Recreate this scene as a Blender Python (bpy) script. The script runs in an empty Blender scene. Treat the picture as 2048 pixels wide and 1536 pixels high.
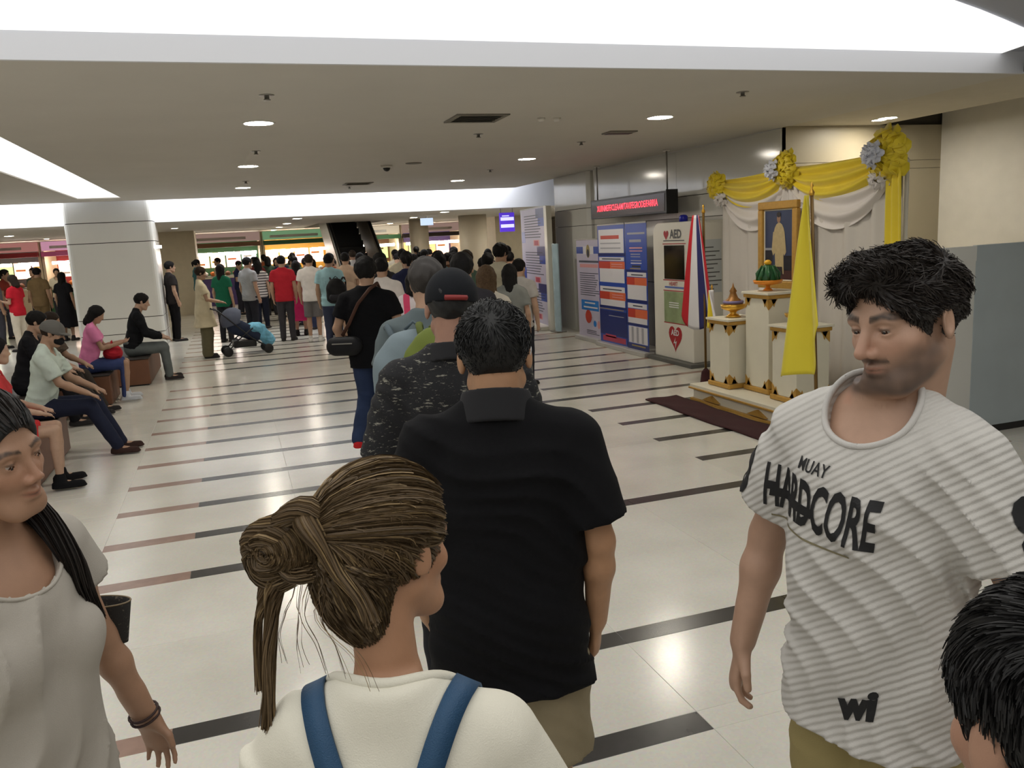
import bpy, bmesh, math, random
import numpy as np
from mathutils import Vector, Matrix
from mathutils.bvhtree import BVHTree

S = bpy.context.scene
COL = S.collection

# ------------------------------------------------------------------ camera
cam_d = bpy.data.cameras.new('camera')
cam = bpy.data.objects.new('camera', cam_d)
COL.objects.link(cam)
cam_d.sensor_fit = 'HORIZONTAL'
cam_d.sensor_width = 36.0
cam_d.lens = 36.0 * 1650.0 / 2048.0
cam_d.clip_start = 0.05
cam_d.clip_end = 200
# axes of the camera in the room: x along the floor strips, y down the hall
_Y = Vector((457 - 1024, -(504 - 768), -1650)).normalized()
_P = Vector((3000 - 1024, -(504 - 0.0536 * (3000 - 457) - 768), -1650))
_Z = _P.cross(_Y).normalized()
if _Z.y < 0:
    _Z = -_Z
_X = _Y.cross(_Z)
_R = Matrix((_X, _Y, _Z))
cam.matrix_world = Matrix.Translation((0, 0, 1.85)) @ _R.to_4x4()
S.camera = cam

# ------------------------------------------------------------------ world, exposure
W = bpy.data.worlds.new('world')
S.world = W
W.use_nodes = True
W.node_tree.nodes['Background'].inputs[0].default_value = (0.9, 0.95, 1.0, 1)
W.node_tree.nodes['Background'].inputs[1].default_value = 0.05
S.view_settings.view_transform = 'Standard'
S.view_settings.look = 'None'
S.view_settings.gamma = 1
S.view_settings.use_curve_mapping = False
S.view_settings.exposure = -0.14
PANEL_LIGHT = 1.15        # radiance of the backlit ceiling panels
DOWN_LIGHT = 170.0        # radiance of the recessed round lamps

# ------------------------------------------------------------------ materials
def lin(c):
    return tuple((x / 12.92 if x <= 0.04045 else ((x + 0.055) / 1.055) ** 2.4) for x in c)

def rgb(r, g, b):
    return lin((r / 255, g / 255, b / 255))

_M = {}
def mat(name, col, rough=0.6, metal=0.0, var=0.0, scale=6.0, bump=0.0, bscale=60.0, spec=0.5, coat=0.0, sheen=0.0, attr=False):
    """procedural principled material: base colour with a soft noise variation and a fine bump"""
    if name in _M:
        return _M[name]
    m = bpy.data.materials.new(name)
    m.use_nodes = True
    nt = m.node_tree
    b = nt.nodes['Principled BSDF']
    b.inputs['Base Color'].default_value = (*col, 1)
    b.inputs['Roughness'].default_value = rough
    b.inputs['Metallic'].default_value = metal
    b.inputs['Specular IOR Level'].default_value = spec
    if coat:
        b.inputs['Coat Weight'].default_value = coat
        b.inputs['Coat Roughness'].default_value = 0.08
    if sheen:
        b.inputs['Sheen Weight'].default_value = sheen
    tc = nt.nodes.new('ShaderNodeTexCoord')
    src = None
    if attr:
        a = nt.nodes.new('ShaderNodeAttribute')
        a.attribute_name = 'Col'
        src = a.outputs['Color']
    if var or attr:
        n = nt.nodes.new('ShaderNodeTexNoise')
        n.inputs['Scale'].default_value = scale
        n.inputs['Detail'].default_value = 5
        nt.links.new(tc.outputs['Object'], n.inputs['Vector'])
        mx = nt.nodes.new('ShaderNodeMix')
        mx.data_type = 'RGBA'
        mx.blend_type = 'MULTIPLY'
        mx.inputs[0].default_value = 1
        rp = nt.nodes.new('ShaderNodeMapRange')
        rp.inputs['From Min'].default_value = 0.3
        rp.inputs['From Max'].default_value = 0.7
        rp.inputs['To Min'].default_value = 1 - var
        rp.inputs['To Max'].default_value = 1 + var * 0.5
        nt.links.new(n.outputs['Fac'], rp.inputs['Value'])
        if src:
            nt.links.new(src, mx.inputs[6])
        else:
            mx.inputs[6].default_value = (*col, 1)
        nt.links.new(rp.outputs['Result'], mx.inputs[7])
        nt.links.new(mx.outputs[2], b.inputs['Base Color'])
    if bump:
        n2 = nt.nodes.new('ShaderNodeTexNoise')
        n2.inputs['Scale'].default_value = bscale
        n2.inputs['Detail'].default_value = 3
        nt.links.new(tc.outputs['Object'], n2.inputs['Vector'])
        bp = nt.nodes.new('ShaderNodeBump')
        bp.inputs['Strength'].default_value = bump
        bp.inputs['Distance'].default_value = 0.004
        nt.links.new(n2.outputs['Fac'], bp.inputs['Height'])
        nt.links.new(bp.outputs['Normal'], b.inputs['Normal'])
    _M[name] = m
    return m

def emat(name, col, strength):
    if name in _M:
        return _M[name]
    m = bpy.data.materials.new(name)
    m.use_nodes = True
    nt = m.node_tree
    b = nt.nodes['Principled BSDF']
    b.inputs['Base Color'].default_value = (*[min(1, c) * 0.5 for c in col], 1)
    b.inputs['Emission Color'].default_value = (*col, 1)
    b.inputs['Emission Strength'].default_value = strength
    _M[name] = m
    return m

# ------------------------------------------------------------------ object helpers
def tag(o, label=None, cat=None, group=None, kind=None):
    if label: o['label'] = label
    if cat: o['category'] = cat
    if group: o['group'] = group
    if kind: o['kind'] = kind
    return o

def empty(name, loc=(0, 0, 0), rz=0.0, label=None, cat=None, group=None):
    o = bpy.data.objects.new(name, None)
    o.empty_display_size = 0.05
    o.location = loc
    o.rotation_euler = (0, 0, rz)
    COL.objects.link(o)
    return tag(o, label, cat, group)

class MB:
    """collects shapes with a material index each, then links them as one mesh object"""
    def __init__(s):
        s.v = []; s.f = []; s.m = []; s.sm = []
    def add(s, V, F, m=0, smooth=False):
        k = len(s.v)
        s.v += [tuple(p) for p in V]
        for f in F:
            s.f.append([i + k for i in f]); s.m.append(m); s.sm.append(smooth)
        return s
    def box(s, x0, y0, z0, x1, y1, z1, m=0):
        V = [(x, y, z) for z in (z0, z1) for y in (y0, y1) for x in (x0, x1)]
        F = [(0, 2, 3, 1), (4, 5, 7, 6), (0, 1, 5, 4), (2, 6, 7, 3), (0, 4, 6, 2), (1, 3, 7, 5)]
        return s.add(V, F, m)
    def obox(s, c, ax, m=0):
        """box from its centre and three half axes"""
        c = Vector(c); a, b, d = [Vector(q) for q in ax]
        V = [c + a * i + b * j + d * k for k in (-1, 1) for j in (-1, 1) for i in (-1, 1)]
        F = [(0, 2, 3, 1), (4, 5, 7, 6), (0, 1, 5, 4), (2, 6, 7, 3), (0, 4, 6, 2), (1, 3, 7, 5)]
        return s.add(V, F, m)
    def prism(s, pts, h0, h1, axis=2, m=0):
        """outline extruded along an axis"""
        def P(u, v, w):
            return (u, v, w) if axis == 2 else ((w, u, v) if axis == 0 else (u, w, v))
        n = len(pts)
        V = [P(u, v, h0) for u, v in pts] + [P(u, v, h1) for u, v in pts]
        F = [list(range(n))[::-1], list(range(n, 2 * n))]
        F += [(i, (i + 1) % n, n + (i + 1) % n, n + i) for i in range(n)]
        return s.add(V, F, m)
    def lathe(s, prof, c=(0, 0, 0), n=24, m=0, smooth=True, axis='z', cap=True):
        V = []; F = []
        for r, z in prof:
            for i in range(n):
                a = 2 * math.pi * i / n
                p = (r * math.cos(a), r * math.sin(a), z)
                if axis == 'y': p = (p[0], p[2], p[1])
                if axis == 'x': p = (p[2], p[0], p[1])
                V.append((c[0] + p[0], c[1] + p[1], c[2] + p[2]))
        for j in range(len(prof) - 1):
            for i in range(n):
                F.append((j * n + i, j * n + (i + 1) % n, (j + 1) * n + (i + 1) % n, (j + 1) * n + i))
        if cap:
            F.append(list(range(n))[::-1])
            F.append([(len(prof) - 1) * n + i for i in range(n)])
        return s.add(V, F, m, smooth)
    def tube(s, path, r, n=8, m=0, smooth=True, flat=None):
        """swept tube; r a number or one per point; flat = (normal, factor) squashes it"""
        path = [Vector(p) for p in path]
        V = []; F = []
        up = Vector((0.12, 0.23, 1)).normalized()
        for i, p in enumerate(path):
            t = (path[min(i + 1, len(path) - 1)] - path[max(i - 1, 0)]).normalized()
            a = t.cross(up)
            if a.length < 1e-3: a = t.cross(Vector((1, 0, 0)))
            a.normalize(); b = t.cross(a)
            rr = r[i] if hasattr(r, '__len__') else r
            for k in range(n):
                g = 2 * math.pi * k / n
                o = a * math.cos(g) * rr + b * math.sin(g) * rr
                if flat: o -= Vector(flat[0]) * o.dot(Vector(flat[0])) * (1 - flat[1])
                V.append(p + o)
        for i in range(len(path) - 1):
            for k in range(n):
                F.append((i * n + k, i * n + (k + 1) % n, (i + 1) * n + (k + 1) % n, (i + 1) * n + k))
        F.append(list(range(n))[::-1]); F.append([(len(path) - 1) * n + k for k in range(n)])
        return s.add(V, F, m, smooth)
    def grid(s, fn, nu, nv, m=0, smooth=True):
        V = [fn(i / nu, j / nv) for j in range(nv + 1) for i in range(nu + 1)]
        F = [(j * (nu + 1) + i, j * (nu + 1) + i + 1, (j + 1) * (nu + 1) + i + 1, (j + 1) * (nu + 1) + i)
             for j in range(nv) for i in range(nu)]
        return s.add(V, F, m, smooth)
    def build(s, name, mats, parent=None, bevel=0, solid=0, loc=None):
        me = bpy.data.meshes.new(name)
        me.from_pydata(s.v, [], s.f)
        mats = mats if isinstance(mats, (list, tuple)) else [mats]
        for q in mats: me.materials.append(q)
        me.polygons.foreach_set('material_index', s.m)
        me.polygons.foreach_set('use_smooth', s.sm)
        me.update()
        o = bpy.data.objects.new(name, me)
        COL.objects.link(o)
        if parent is not None: o.parent = parent
        if loc is not None: o.location = loc
        if bevel:
            b = o.modifiers.new('bevel', 'BEVEL'); b.width = bevel; b.segments = 2; b.limit_method = 'ANGLE'
        if solid:
            b = o.modifiers.new('solid', 'SOLIDIFY'); b.thickness = solid; b.offset = 0
        return o

def struct(o):
    o['kind'] = 'structure'
    return o

def copy_tree(o, parent=None):
    c = o.copy()
    COL.objects.link(c)
    if parent is not None: c.parent = parent
    for ch in o.children:
        copy_tree(ch, c)
    return c

def text_mesh(txt, size, bold=0.0, shear=0.0, sx=1.0, thick=0.0, res=3):
    """letters as mesh data: list of verts, faces, lying in the xy plane, centred"""
    cu = bpy.data.curves.new('t', 'FONT')
    cu.body = txt; cu.size = size; cu.offset = bold; cu.shear = shear; cu.extrude = thick
    cu.resolution_u = res
    cu.align_x = 'CENTER'; cu.align_y = 'CENTER'
    o = bpy.data.objects.new('t', cu)
    COL.objects.link(o)
    dg = bpy.context.evaluated_depsgraph_get()
    me = bpy.data.meshes.new_from_object(o.evaluated_get(dg))
    V = [(v.co.x * sx, v.co.y, v.co.z) for v in me.vertices]
    F = [list(p.vertices) for p in me.polygons]
    bpy.data.objects.remove(o); bpy.data.curves.remove(cu); bpy.data.meshes.remove(me)
    return V, F

def put_text(mb, txt, size, o, u, v, m=0, lift=0.0015, **kw):
    """letters laid on a plane: origin o, directions u (reading) and v (up)"""
    V, F = text_mesh(txt, size, **kw)
    o = Vector(o); u = Vector(u).normalized(); v = Vector(v).normalized(); n = u.cross(v)
    mb.add([o + u * p[0] + v * p[1] + n * (lift + p[2]) for p in V], F, m)
# =================================================================== the room
R_ = random.Random(4)
m_ceil = mat('ceiling paint', rgb(206, 202, 194), 0.85, var=0.03, scale=1.5)
m_ceil2 = mat('ceiling paint pale', rgb(205, 198, 182), 0.85, var=0.03)
m_fascia = mat('fascia paint white', rgb(228, 230, 236), 0.7)
m_panel = emat('backlit ceiling sheet', (1.0, 0.99, 0.97), PANEL_LIGHT)
m_wallg = mat('glossy white wall panel', rgb(205, 204, 196), 0.12, var=0.04, scale=1.2, spec=0.6)
m_wallc = mat('cream wall paint', rgb(236, 232, 222), 0.7, var=0.03)
m_wallb = mat('beige wall panel', rgb(176, 166, 142), 0.45, var=0.05, scale=2)
m_grey = mat('pale grey panel', rgb(222, 222, 216), 0.4)
m_dark = mat('dark void paint', rgb(70, 66, 58), 0.9)
m_tan = mat('tan wall', rgb(216, 204, 178), 0.6, var=0.05)
m_col = mat('column cladding', rgb(226, 225, 218), 0.25, var=0.03, scale=1.0)
m_lamp = emat('lamp glass warm', (1.0, 0.93, 0.80), DOWN_LIGHT)
m_lampc = emat('lamp glass white', (1.0, 0.96, 0.88), DOWN_LIGHT)
m_trim = mat('white lamp trim', rgb(225, 222, 214), 0.4)
m_metal = mat('dull metal', rgb(150, 148, 142), 0.35, metal=0.8)
m_black = mat('black plastic', rgb(18, 18, 20), 0.4)

def floor_mat():
    m = bpy.data.materials.new('polished cream stone')
    m.use_nodes = True
    nt = m.node_tree; b = nt.nodes['Principled BSDF']; L = nt.links.new
    g = nt.nodes.new('ShaderNodeNewGeometry')
    n = nt.nodes.new('ShaderNodeTexNoise'); n.inputs['Scale'].default_value = 1.6; n.inputs['Detail'].default_value = 6
    n2 = nt.nodes.new('ShaderNodeTexVoronoi'); n2.inputs['Scale'].default_value = 90
    L(g.outputs['Position'], n.inputs['Vector']); L(g.outputs['Position'], n2.inputs['Vector'])
    cr = nt.nodes.new('ShaderNodeValToRGB')
    cr.color_ramp.elements[0].position = 0.3; cr.color_ramp.elements[0].color = (*rgb(208, 204, 192), 1)
    cr.color_ramp.elements[1].position = 0.7; cr.color_ramp.elements[1].color = (*rgb(223, 219, 208), 1)
    L(n.outputs['Fac'], cr.inputs['Fac'])
    mx = nt.nodes.new('ShaderNodeMix'); mx.data_type = 'RGBA'; mx.blend_type = 'MULTIPLY'; mx.inputs[0].default_value = 0.08
    L(cr.outputs['Color'], mx.inputs[6]); L(n2.outputs['Color'], mx.inputs[7])
    oi = nt.nodes.new('ShaderNodeObjectInfo')
    mr = nt.nodes.new('ShaderNodeMapRange'); mr.inputs['To Min'].default_value = 0.965; mr.inputs['To Max'].default_value = 1.02
    L(oi.outputs['Random'], mr.inputs['Value'])
    m2 = nt.nodes.new('ShaderNodeMix'); m2.data_type = 'RGBA'; m2.blend_type = 'MULTIPLY'; m2.inputs[0].default_value = 1
    L(mx.outputs[2], m2.inputs[6]); L(mr.outputs['Result'], m2.inputs[7])
    L(m2.outputs[2], b.inputs['Base Color'])
    b.inputs['Roughness'].default_value = 0.2
    b.inputs['Specular IOR Level'].default_value = 0.45
    return m
m_floor = floor_mat()
m_strip = mat('black stone inlay', rgb(52, 50, 48), 0.25, var=0.15, scale=12)
m_pink = mat('rose stone inlay', rgb(150, 122, 108), 0.25, var=0.12, scale=12)
m_joint = mat('grout', rgb(184, 178, 162), 0.8)

# ---- floor: slab below, tiles and inlaid strips on it as pieces of their own
fl = struct(MB().box(-15, -6, -0.06, 14, 46, -0.003).build('floor', m_joint))
rows = []
for g in (-6.44, 2.47 - 7.18, 4.90, 13.81, 22.72, 31.63):
    pass
y0s = []
for base in (4.90 - 8.91, 4.90, 13.81, 22.72, 31.63):
    y0s += [base + 0.718 * k for k in range(11)]
y0s = [y for y in y0s if 1.0 < y < 33]
SW = 0.125
_shared = {}
def slab(name, x0, x1, y0, y1, m):
    """a stone piece 12 mm thick, top at floor level; alike sizes share their mesh"""
    key = (name, round(x1 - x0, 3), round(y1 - y0, 3), m.name)
    if key not in _shared:
        w, d = (x1 - x0) / 2, (y1 - y0) / 2
        V = [(-w, -d, -.012), (w, -d, -.012), (w, d, -.012), (-w, d, -.012), (-w, -d, -.0008), (w, -d, -.0008), (w, d, -.0008), (-w, d, -.0008),
             (-w + .0015, -d + .0015, 0), (w - .0015, -d + .0015, 0), (w - .0015, d - .0015, 0), (-w + .0015, d - .0015, 0)]
        F = [(8, 9, 10, 11)] + [(i, (i + 1) % 4, 4 + (i + 1) % 4, 4 + i) for i in range(4)] + [(4 + i, 4 + (i + 1) % 4, 8 + (i + 1) % 4, 8 + i) for i in range(4)]
        me = bpy.data.meshes.new(name); me.from_pydata(V, [], F); me.materials.append(m); _shared[key] = me
    o = bpy.data.objects.new(name, _shared[key])
    o.location = ((x0 + x1) / 2, (y0 + y1) / 2, 0); o.parent = fl
    COL.objects.link(o)
    return o
G = 0.0006
far = MB()
fartile = MB()
segs_full = [(-0.97, -0.41, 1), (-0.41, 0.56, 0), (0.56, 1.53, 0), (1.53, 2.45, 0), (2.45, 3.43, 0), (3.43, 4.37, 0), (4.37, 5.31, 0), (5.31, 5.87, 1)]
segs_gap = [s for s in segs_full if not (1.4 < s[0] < 3.4)]
for i, y in enumerate(y0s):
    k = round((y - 4.90) / 0.718)
    kk = [k2 for k2 in range(11) for b in (4.90 - 8.91, 4.90, 13.81, 22.72, 31.63) if abs(b + .718 * k2 - y) < 0.01][0]
    segs = segs_full if kk in (0, 5, 10, 2, 7) and kk not in (2, 7) else segs_gap
    for a, b, p in segs:
        if y < 21:
            slab('inlay_strip', a + G, b - G, y, y + SW, m_pink if p else m_strip)
        else:
            far.box(a, y, -.012, b, y + SW, 0, p)
if far.v:
    o = far.build('far_inlay_strips', [m_strip, m_pink], fl); o['kind'] = 'stuff'
# tiles between the strips
edges = [1.0] + sum([[y, y + SW] for y in y0s], []) + [33.0]
XT = [-4.57, -3.37, -2.17, -0.97, 0.28, 1.53, 2.48, 3.43, 4.65, 5.87, 6.33]
for i in range(len(edges) - 1):
    a, b = edges[i], edges[i + 1]
    strip = (i % 2 == 1)
    if strip:
        y = a
        kk = [k2 for k2 in range(11) for bb in (4.90 - 8.91, 4.90, 13.81, 22.72, 31.63) if abs(bb + .718 * k2 - y) < 0.01][0]
        spans = [(-4.57, -0.97), (5.87, 6.33)] + ([] if kk in (0, 5, 10) else [(1.53, 3.43)])
        for x0, x1 in spans:
            if y < 14: slab('floor_tile', x0 + G, x1 - G, a, b, m_floor)
            else: fartile.box(x0, a, -.012, x1, b, 0)
        continue
    parts = [(a, b)] if b - a < 0.8 else [(a + (b - a) * q / 2, a + (b - a) * (q + 1) / 2) for q in range(2)]
    for (p, q) in parts:
        for x0, x1 in zip(XT[:-1], XT[1:]):
            if q < 14.0 and not (q < 5 and x0 < -3): slab('floor_tile', x0 + G, x1 - G, p + G, q - G, m_floor)
            else: fartile.box(x0 + G, p + G, -.012, x1 - G, q - G, 0)
fartile.box(-15, 1, -.012, -4.57, 33, 0); fartile.box(6.33, 1, -.012, 14, 33, 0)
fartile.box(-15, 33, -.012, 14, 46, 0); fartile.box(-15, -6, -.012, 14, 1, 0)
o = fartile.build('far_floor_tiles', m_floor, fl); o['kind'] = 'stuff'

# ---- ceilings
def ceil_piece(name, x0, y0, z0, x1, y1, z1, m):
    return struct(MB().box(x0, y0, z0, x1, y1, z1).build(name, m))
cl = ceil_piece('ceiling', -1.79, 5.4, 2.95, 6.33, 18.2, 3.08, m_ceil)
ceil_piece('ceiling.001', -15, 5.4, 2.95, -2.52, 18.2, 3.08, m_ceil)
ceil_piece('ceiling.002', -2.52, 17.3, 2.95, -1.79, 18.2, 3.08, m_ceil)
ceil_piece('ceiling.003', 6.33, 2.0, 2.96, 7.72, 8.6, 3.08, m_ceil2)
ceil_piece('ceiling.004', 7.72, 2.0, 3.3, 8.9, 8.6, 3.4, m_dark)
for nm, bx in (('ceiling.005', (-15, 19.3, 2.55, 2.6, 46, 2.7)), ('ceiling.006', (2.6, 19.3, 2.55, 4.6, 25.6, 2.7)),
               ('ceiling.007', (4.6, 19.3, 2.55, 14, 46, 2.7)), ('ceiling.008', (2.6, 30.5, 2.55, 4.6, 46, 2.7))):
    ceil_piece(nm, bx[0], bx[1], bx[2], bx[3], bx[4], bx[5], m_ceil)
ceil_piece('ceiling.009', -15, -6, 3.5, 14, 46, 3.6, m_fascia)
# fascias of the lit recesses
struct(MB().box(-15, 5.37, 2.948, 6.33, 5.4, 3.12).build('trim_1', m_fascia))
struct(MB().box(-15, 19.27, 2.548, 9, 19.3, 3.5).build('trim_2', m_fascia))
struct(MB().box(-15, 18.2, 2.948, 6.33, 18.23, 3.3).build('trim_3', m_fascia))
struct(MB().box(6.33, 2.0, 2.95, 6.36, 5.4, 3.45).build('trim_4', m_fascia))
# backlit sheets
m_strip_l = emat('backlit strip sheet', (1.0, 0.99, 0.97), 1.25)
m_rec_l = emat('backlit recess sheet', (0.97, 0.98, 1.0), 6.0)
def lit(name, pts, z, label):
    o = MB().prism(pts, z, z + 0.02).build(name, {'backlit_ceiling_panel': m_panel, 'backlit_ceiling_strip': m_strip_l}.get(name, m_rec_l))
    return tag(o, label, 'ceiling light')
xe = 5.2
pts = [(-6, 5.36), (-6, -3.0), (3.7, -3.0), (3.7, 3.3), (3.75, 3.7), (3.95, 4.0), (4.29, 4.15), (4.7, 4.32), (5.1, 4.5), (5.53, 4.7), (5.8, 4.86), (6.0, 5.08), (6.08, 5.36)]
lit('backlit_ceiling_panel', pts, 3.10, 'huge glowing white ceiling panel across the top, nearest the viewer')
struct(MB().box(-15, -6, 3.12, 6.33, 5.37, 3.2).build('ceiling.010', mat('recess paint grey', rgb(176, 180, 192), .8)))
lit('backlit_ceiling_strip', [(-2.515, 5.45), (-1.795, 5.45), (-1.795, 17.29), (-2.515, 17.29)], 2.965, 'long narrow glowing strip running down the ceiling at the left')
lit('backlit_recess_panel', [(-1.35, 18.26), (6.6, 18.26), (6.6, 19.24), (-1.35, 19.24)], 3.3, 'glowing ceiling panel in the far recess right of the square column')
lit('backlit_recess_panel', [(-9, 18.26), (-3.1, 18.26), (-3.1, 19.24), (-9, 19.24)], 3.3, 'glowing ceiling panel in the far recess left of the square column')

# ---- walls
struct(MB().box(-15.1, -6, 0, -15, 46, 3.5).build('wall_left', m_wallc))
struct(MB().box(-15, -6.1, 0, 14, -6, 3.5).build('wall_back', m_wallc))
struct(MB().box(14, 2, 0, 14.1, 46, 3.5).build('wall_right', m_wallc))
struct(MB().box(-15, 40, 0, 14, 40.1, 3.5).build('wall_front', m_tan))
# glossy panelled wall on the right with recessed joints: each cladding panel a piece
wg = struct(MB().box(6.36, 8.56, 0, 6.5, 15.8, 2.95).build('wall_right.001', m_dark))
for j, (z0, z1) in enumerate(((0, 1.02), (1.03, 1.98), (1.99, 2.29), (2.30, 2.945))):
    for (ya, yb) in ((8.5, 11.0), (11.006, 13.94)):
        MB().box(6.33, ya, z0, 6.36, yb, z1).build('wall_panel', m_wallg, wg)
for (z0, z1) in ((0, 1.98), (1.99, 2.29), (2.30, 2.945)):
    MB().prism([(6.36, 13.95), (6.29, 13.98), (6.25, 14.1), (6.25, 15.65), (6.29, 15.76), (6.36, 15.8)], z0, z1).build('wall_panel', m_wallg, wg)
# alcove behind the altar
wa = struct(MB().box(6.5, 8.53, 0, 8.9, 8.6, 3.3).build('wall_front.001', m_dark))
for (z0, z1) in ((0, 1.3), (1.31, 2.43), (2.435, 2.53), (2.535, 2.96)):
    MB().box(6.33, 8.5, z0, 8.75, 8.53, z1).build('wall_panel', m_wallb, wa)
struct(MB().box(8.7, 2.0, 0, 8.8, 8.5, 3.3).build('wall_right.002', m_wallc))
struct(MB().box(6.36, 1.9, 0, 8.9, 2.0, 3.45).build('wall_back.001', m_wallc))
struct(MB().box(8.9, 8.5, 0, 14, 8.6, 3.5).build('wall_back.002', m_wallc))
struct(MB().box(13.9, 15.8, 0, 14, 19, 3.5).build('wall_right.003', m_wallc))

# ---- low partition with blue-grey board at the right
pt = empty('partition_booth', (5.2, 5.2, 0), 0, 'low pale booth with a blue-grey board at the right edge', 'booth')
MB().box(0.0, 0.0, 0, .53, .05, 1.58).box(.53, .04, 1.5, 2.6, .05, 1.58).build('panel', m_grey, pt, bevel=.004)
MB().box(.53, 0.0, 0.06, 2.6, .04, 1.585).build('board', mat('blue grey board', rgb(180, 191, 195), 0.35, var=.06, scale=3), pt, bevel=.003)
MB().box(.53, .003, 0, 2.6, .04, 0.06).build('plinth', m_black, pt)
MB().box(0.0, -0.004, 1.46, .53, 0, 1.58).build('top_rail', m_grey, pt)
MB().box(0.0, .05, 0, 0.05, .35, 1.58).build('side_panel', m_grey, pt)

# ---- white square column at the left
cb = empty('square_column', (-2.22, 19.2, 0), 0, 'big white clad square column left of the crowd', 'column')
def rsq(hw, hd, r, n=4):
    P = []
    for cx_, cy_, a0 in ((hw - r, hd - r, 0), (-hw + r, hd - r, 90), (-hw + r, -hd + r, 180), (hw - r, -hd + r, 270)):
        P += [(cx_ + r * math.cos(math.radians(a0 + 90 * k / n)), cy_ + r * math.sin(math.radians(a0 + 90 * k / n))) for k in range(n + 1)]
    return P
MB().prism(rsq(.79, .66, .1), 0, 3.3).build('core', m_dark, cb)
for z0, z1 in ((0, .3), (.315, .62), (.635, 2.15), (2.165, 2.55), (2.565, 3.29)):
    MB().prism(rsq(.81, .68, .1), z0, z1).build('cladding', m_col, cb)
lp = MB().lathe([(0, 0), (.09, 0), (.09, .06), (0, .06)], (.84, -.55, 2.0), 14).build('wall_lamp', emat('wall lamp glass', (1, .95, .88), 6), cb)

# ---- round lamps, sprinklers, vents
def downlight(x, y, z, r=0.125, m=None):
    i = len([1 for q in bpy.data.objects if q.name.startswith('downlight')])
    o = empty('downlight', (x, y, z), 0, None, 'ceiling light')
    MB().lathe([(r, -.004), (r + .018, -.006), (r + .02, 0), (r, 0)], n=28, cap=False).build('trim_ring', m_trim, o)
    MB().lathe([(0, -.003), (r, -.003), (r, 0.0), (0, 0.0)], n=28).build('lamp_glass', m or m_lamp, o)
    return o
DL = []
for (x, y, lab, mm) in ((.37, 7.85, 'largest round downlight, nearest in the left row', m_lampc), (.365, 11.75, 'middle round downlight of the left row', m_lamp),
                    (.36, 15.65, 'third round downlight of the left row near the white band', m_lamp),
                    (4.24, 7.67, 'round downlight on the right, nearest to the viewer', m_lamp), (4.24, 11.62, 'middle round downlight of the right row', m_lamp),
                    (4.24, 15.5, 'farthest round downlight of the right row near the white band', m_lamp),
                    (-4.6, 7.8, 'round downlight far left beyond the glowing strip', m_lamp), (-4.6, 11.7, 'second round downlight left of the glowing strip', m_lamp)):
    DL.append(downlight(x, y, 2.95, m=mm)); DL[-1]['label'] = lab
o = downlight(7.3, 7.91, 2.96, .1); o['label'] = 'round downlight in the pale soffit above the altar corner'
o = downlight(7.31, 9.05 - 1.0, 2.96, .08); o['label'] = 'small round downlight close to the beige alcove wall'
lp_ = bpy.data.lights.new('alcove_spot', 'SPOT'); lp_.energy = 22; lp_.color = (1, .86, .62); lp_.spot_size = 1.9; lp_.spot_blend = .6; lp_.shadow_soft_size = .05
so = bpy.data.objects.new('alcove_spot', lp_); so.location = (7.31, 8.12, 2.93); COL.objects.link(so)
far_l = [(1.64, 20.7 + 3.7 * k) for k in range(6)]
far_l += [(5.22, 20.5), (5.18, 24.0), (5.6, 30), (-5.3, 20.8), (-5.3, 24.6), (-5.3, 29.3), (-1.3, 24.2), (2.9, 40), (8.2, 21), (8.2, 22), (8.2, 23), (9.6, 25)]
FARLAB = ['nearest downlight of the far middle row, just under the white band', 'second downlight of the far middle row over the crimson tee', 'third downlight of the far middle row over the queue',
 'fourth downlight of the far middle row before the stalls', 'fifth, tiny downlight of the far middle row', 'sixth and tiniest downlight of the far middle row',
 'downlight under the white band right of the escalator', 'downlight beside the small pale blue sign', 'small downlight behind the escalator by the round column',
 'nearest far left downlight, left of the square column', 'second far left downlight over the person in red', 'third and smallest far left downlight before the stalls',
 'downlight over the beige tunic by the tan wall', 'tiny downlight over the stall with the green canopy', 'nearest small downlight beside the violet sign', 'middle small downlight beside the violet sign',
 'farthest small downlight beside the violet sign', 'small downlight at far right behind the broad column']
for k, (x, y) in enumerate(far_l):
    o = downlight(x, y, 2.55, .11 if k < 11 else .09)
    o['label'] = FARLAB[k]
    o['group'] = 'downlights in the low far ceiling'

def sprinkler(x, y, lab):
    o = empty('ceiling_sprinkler', (x, y, 2.95), 0, lab, 'sprinkler')
    MB().lathe([(0, -.004), (.055, -.004), (.055, 0), (0, 0)], n=16).build('escutcheon', m_metal, o)
    MB().lathe([(.018, -.032), (.018, -.003), (.024, -.003)], n=10).lathe([(0, -.038), (.026, -.038), (.026, -.032), (0, -.032)], n=14).build('nozzle', m_metal, o)
for x, y, lab in ((.38, 6.45, 'sprinkler head just in front of the largest left downlight'), (.41, 10.0, 'sprinkler head between the first two left downlights'),
               (.38, 14.2, 'sprinkler head before the third left downlight'), (2.66, 8.77, 'sprinkler head behind the big square vent'),
               (4.25, 6.26, 'sprinkler head nearest the viewer on the right'), (4.24, 9.65, 'sprinkler head between the right row downlights'),
               (4.2, 13.3, 'sprinkler head past the middle right downlight'), (2.3, 16.2, 'tiny sprinkler head beside the far vent')):
    sprinkler(x, y, lab)
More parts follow.
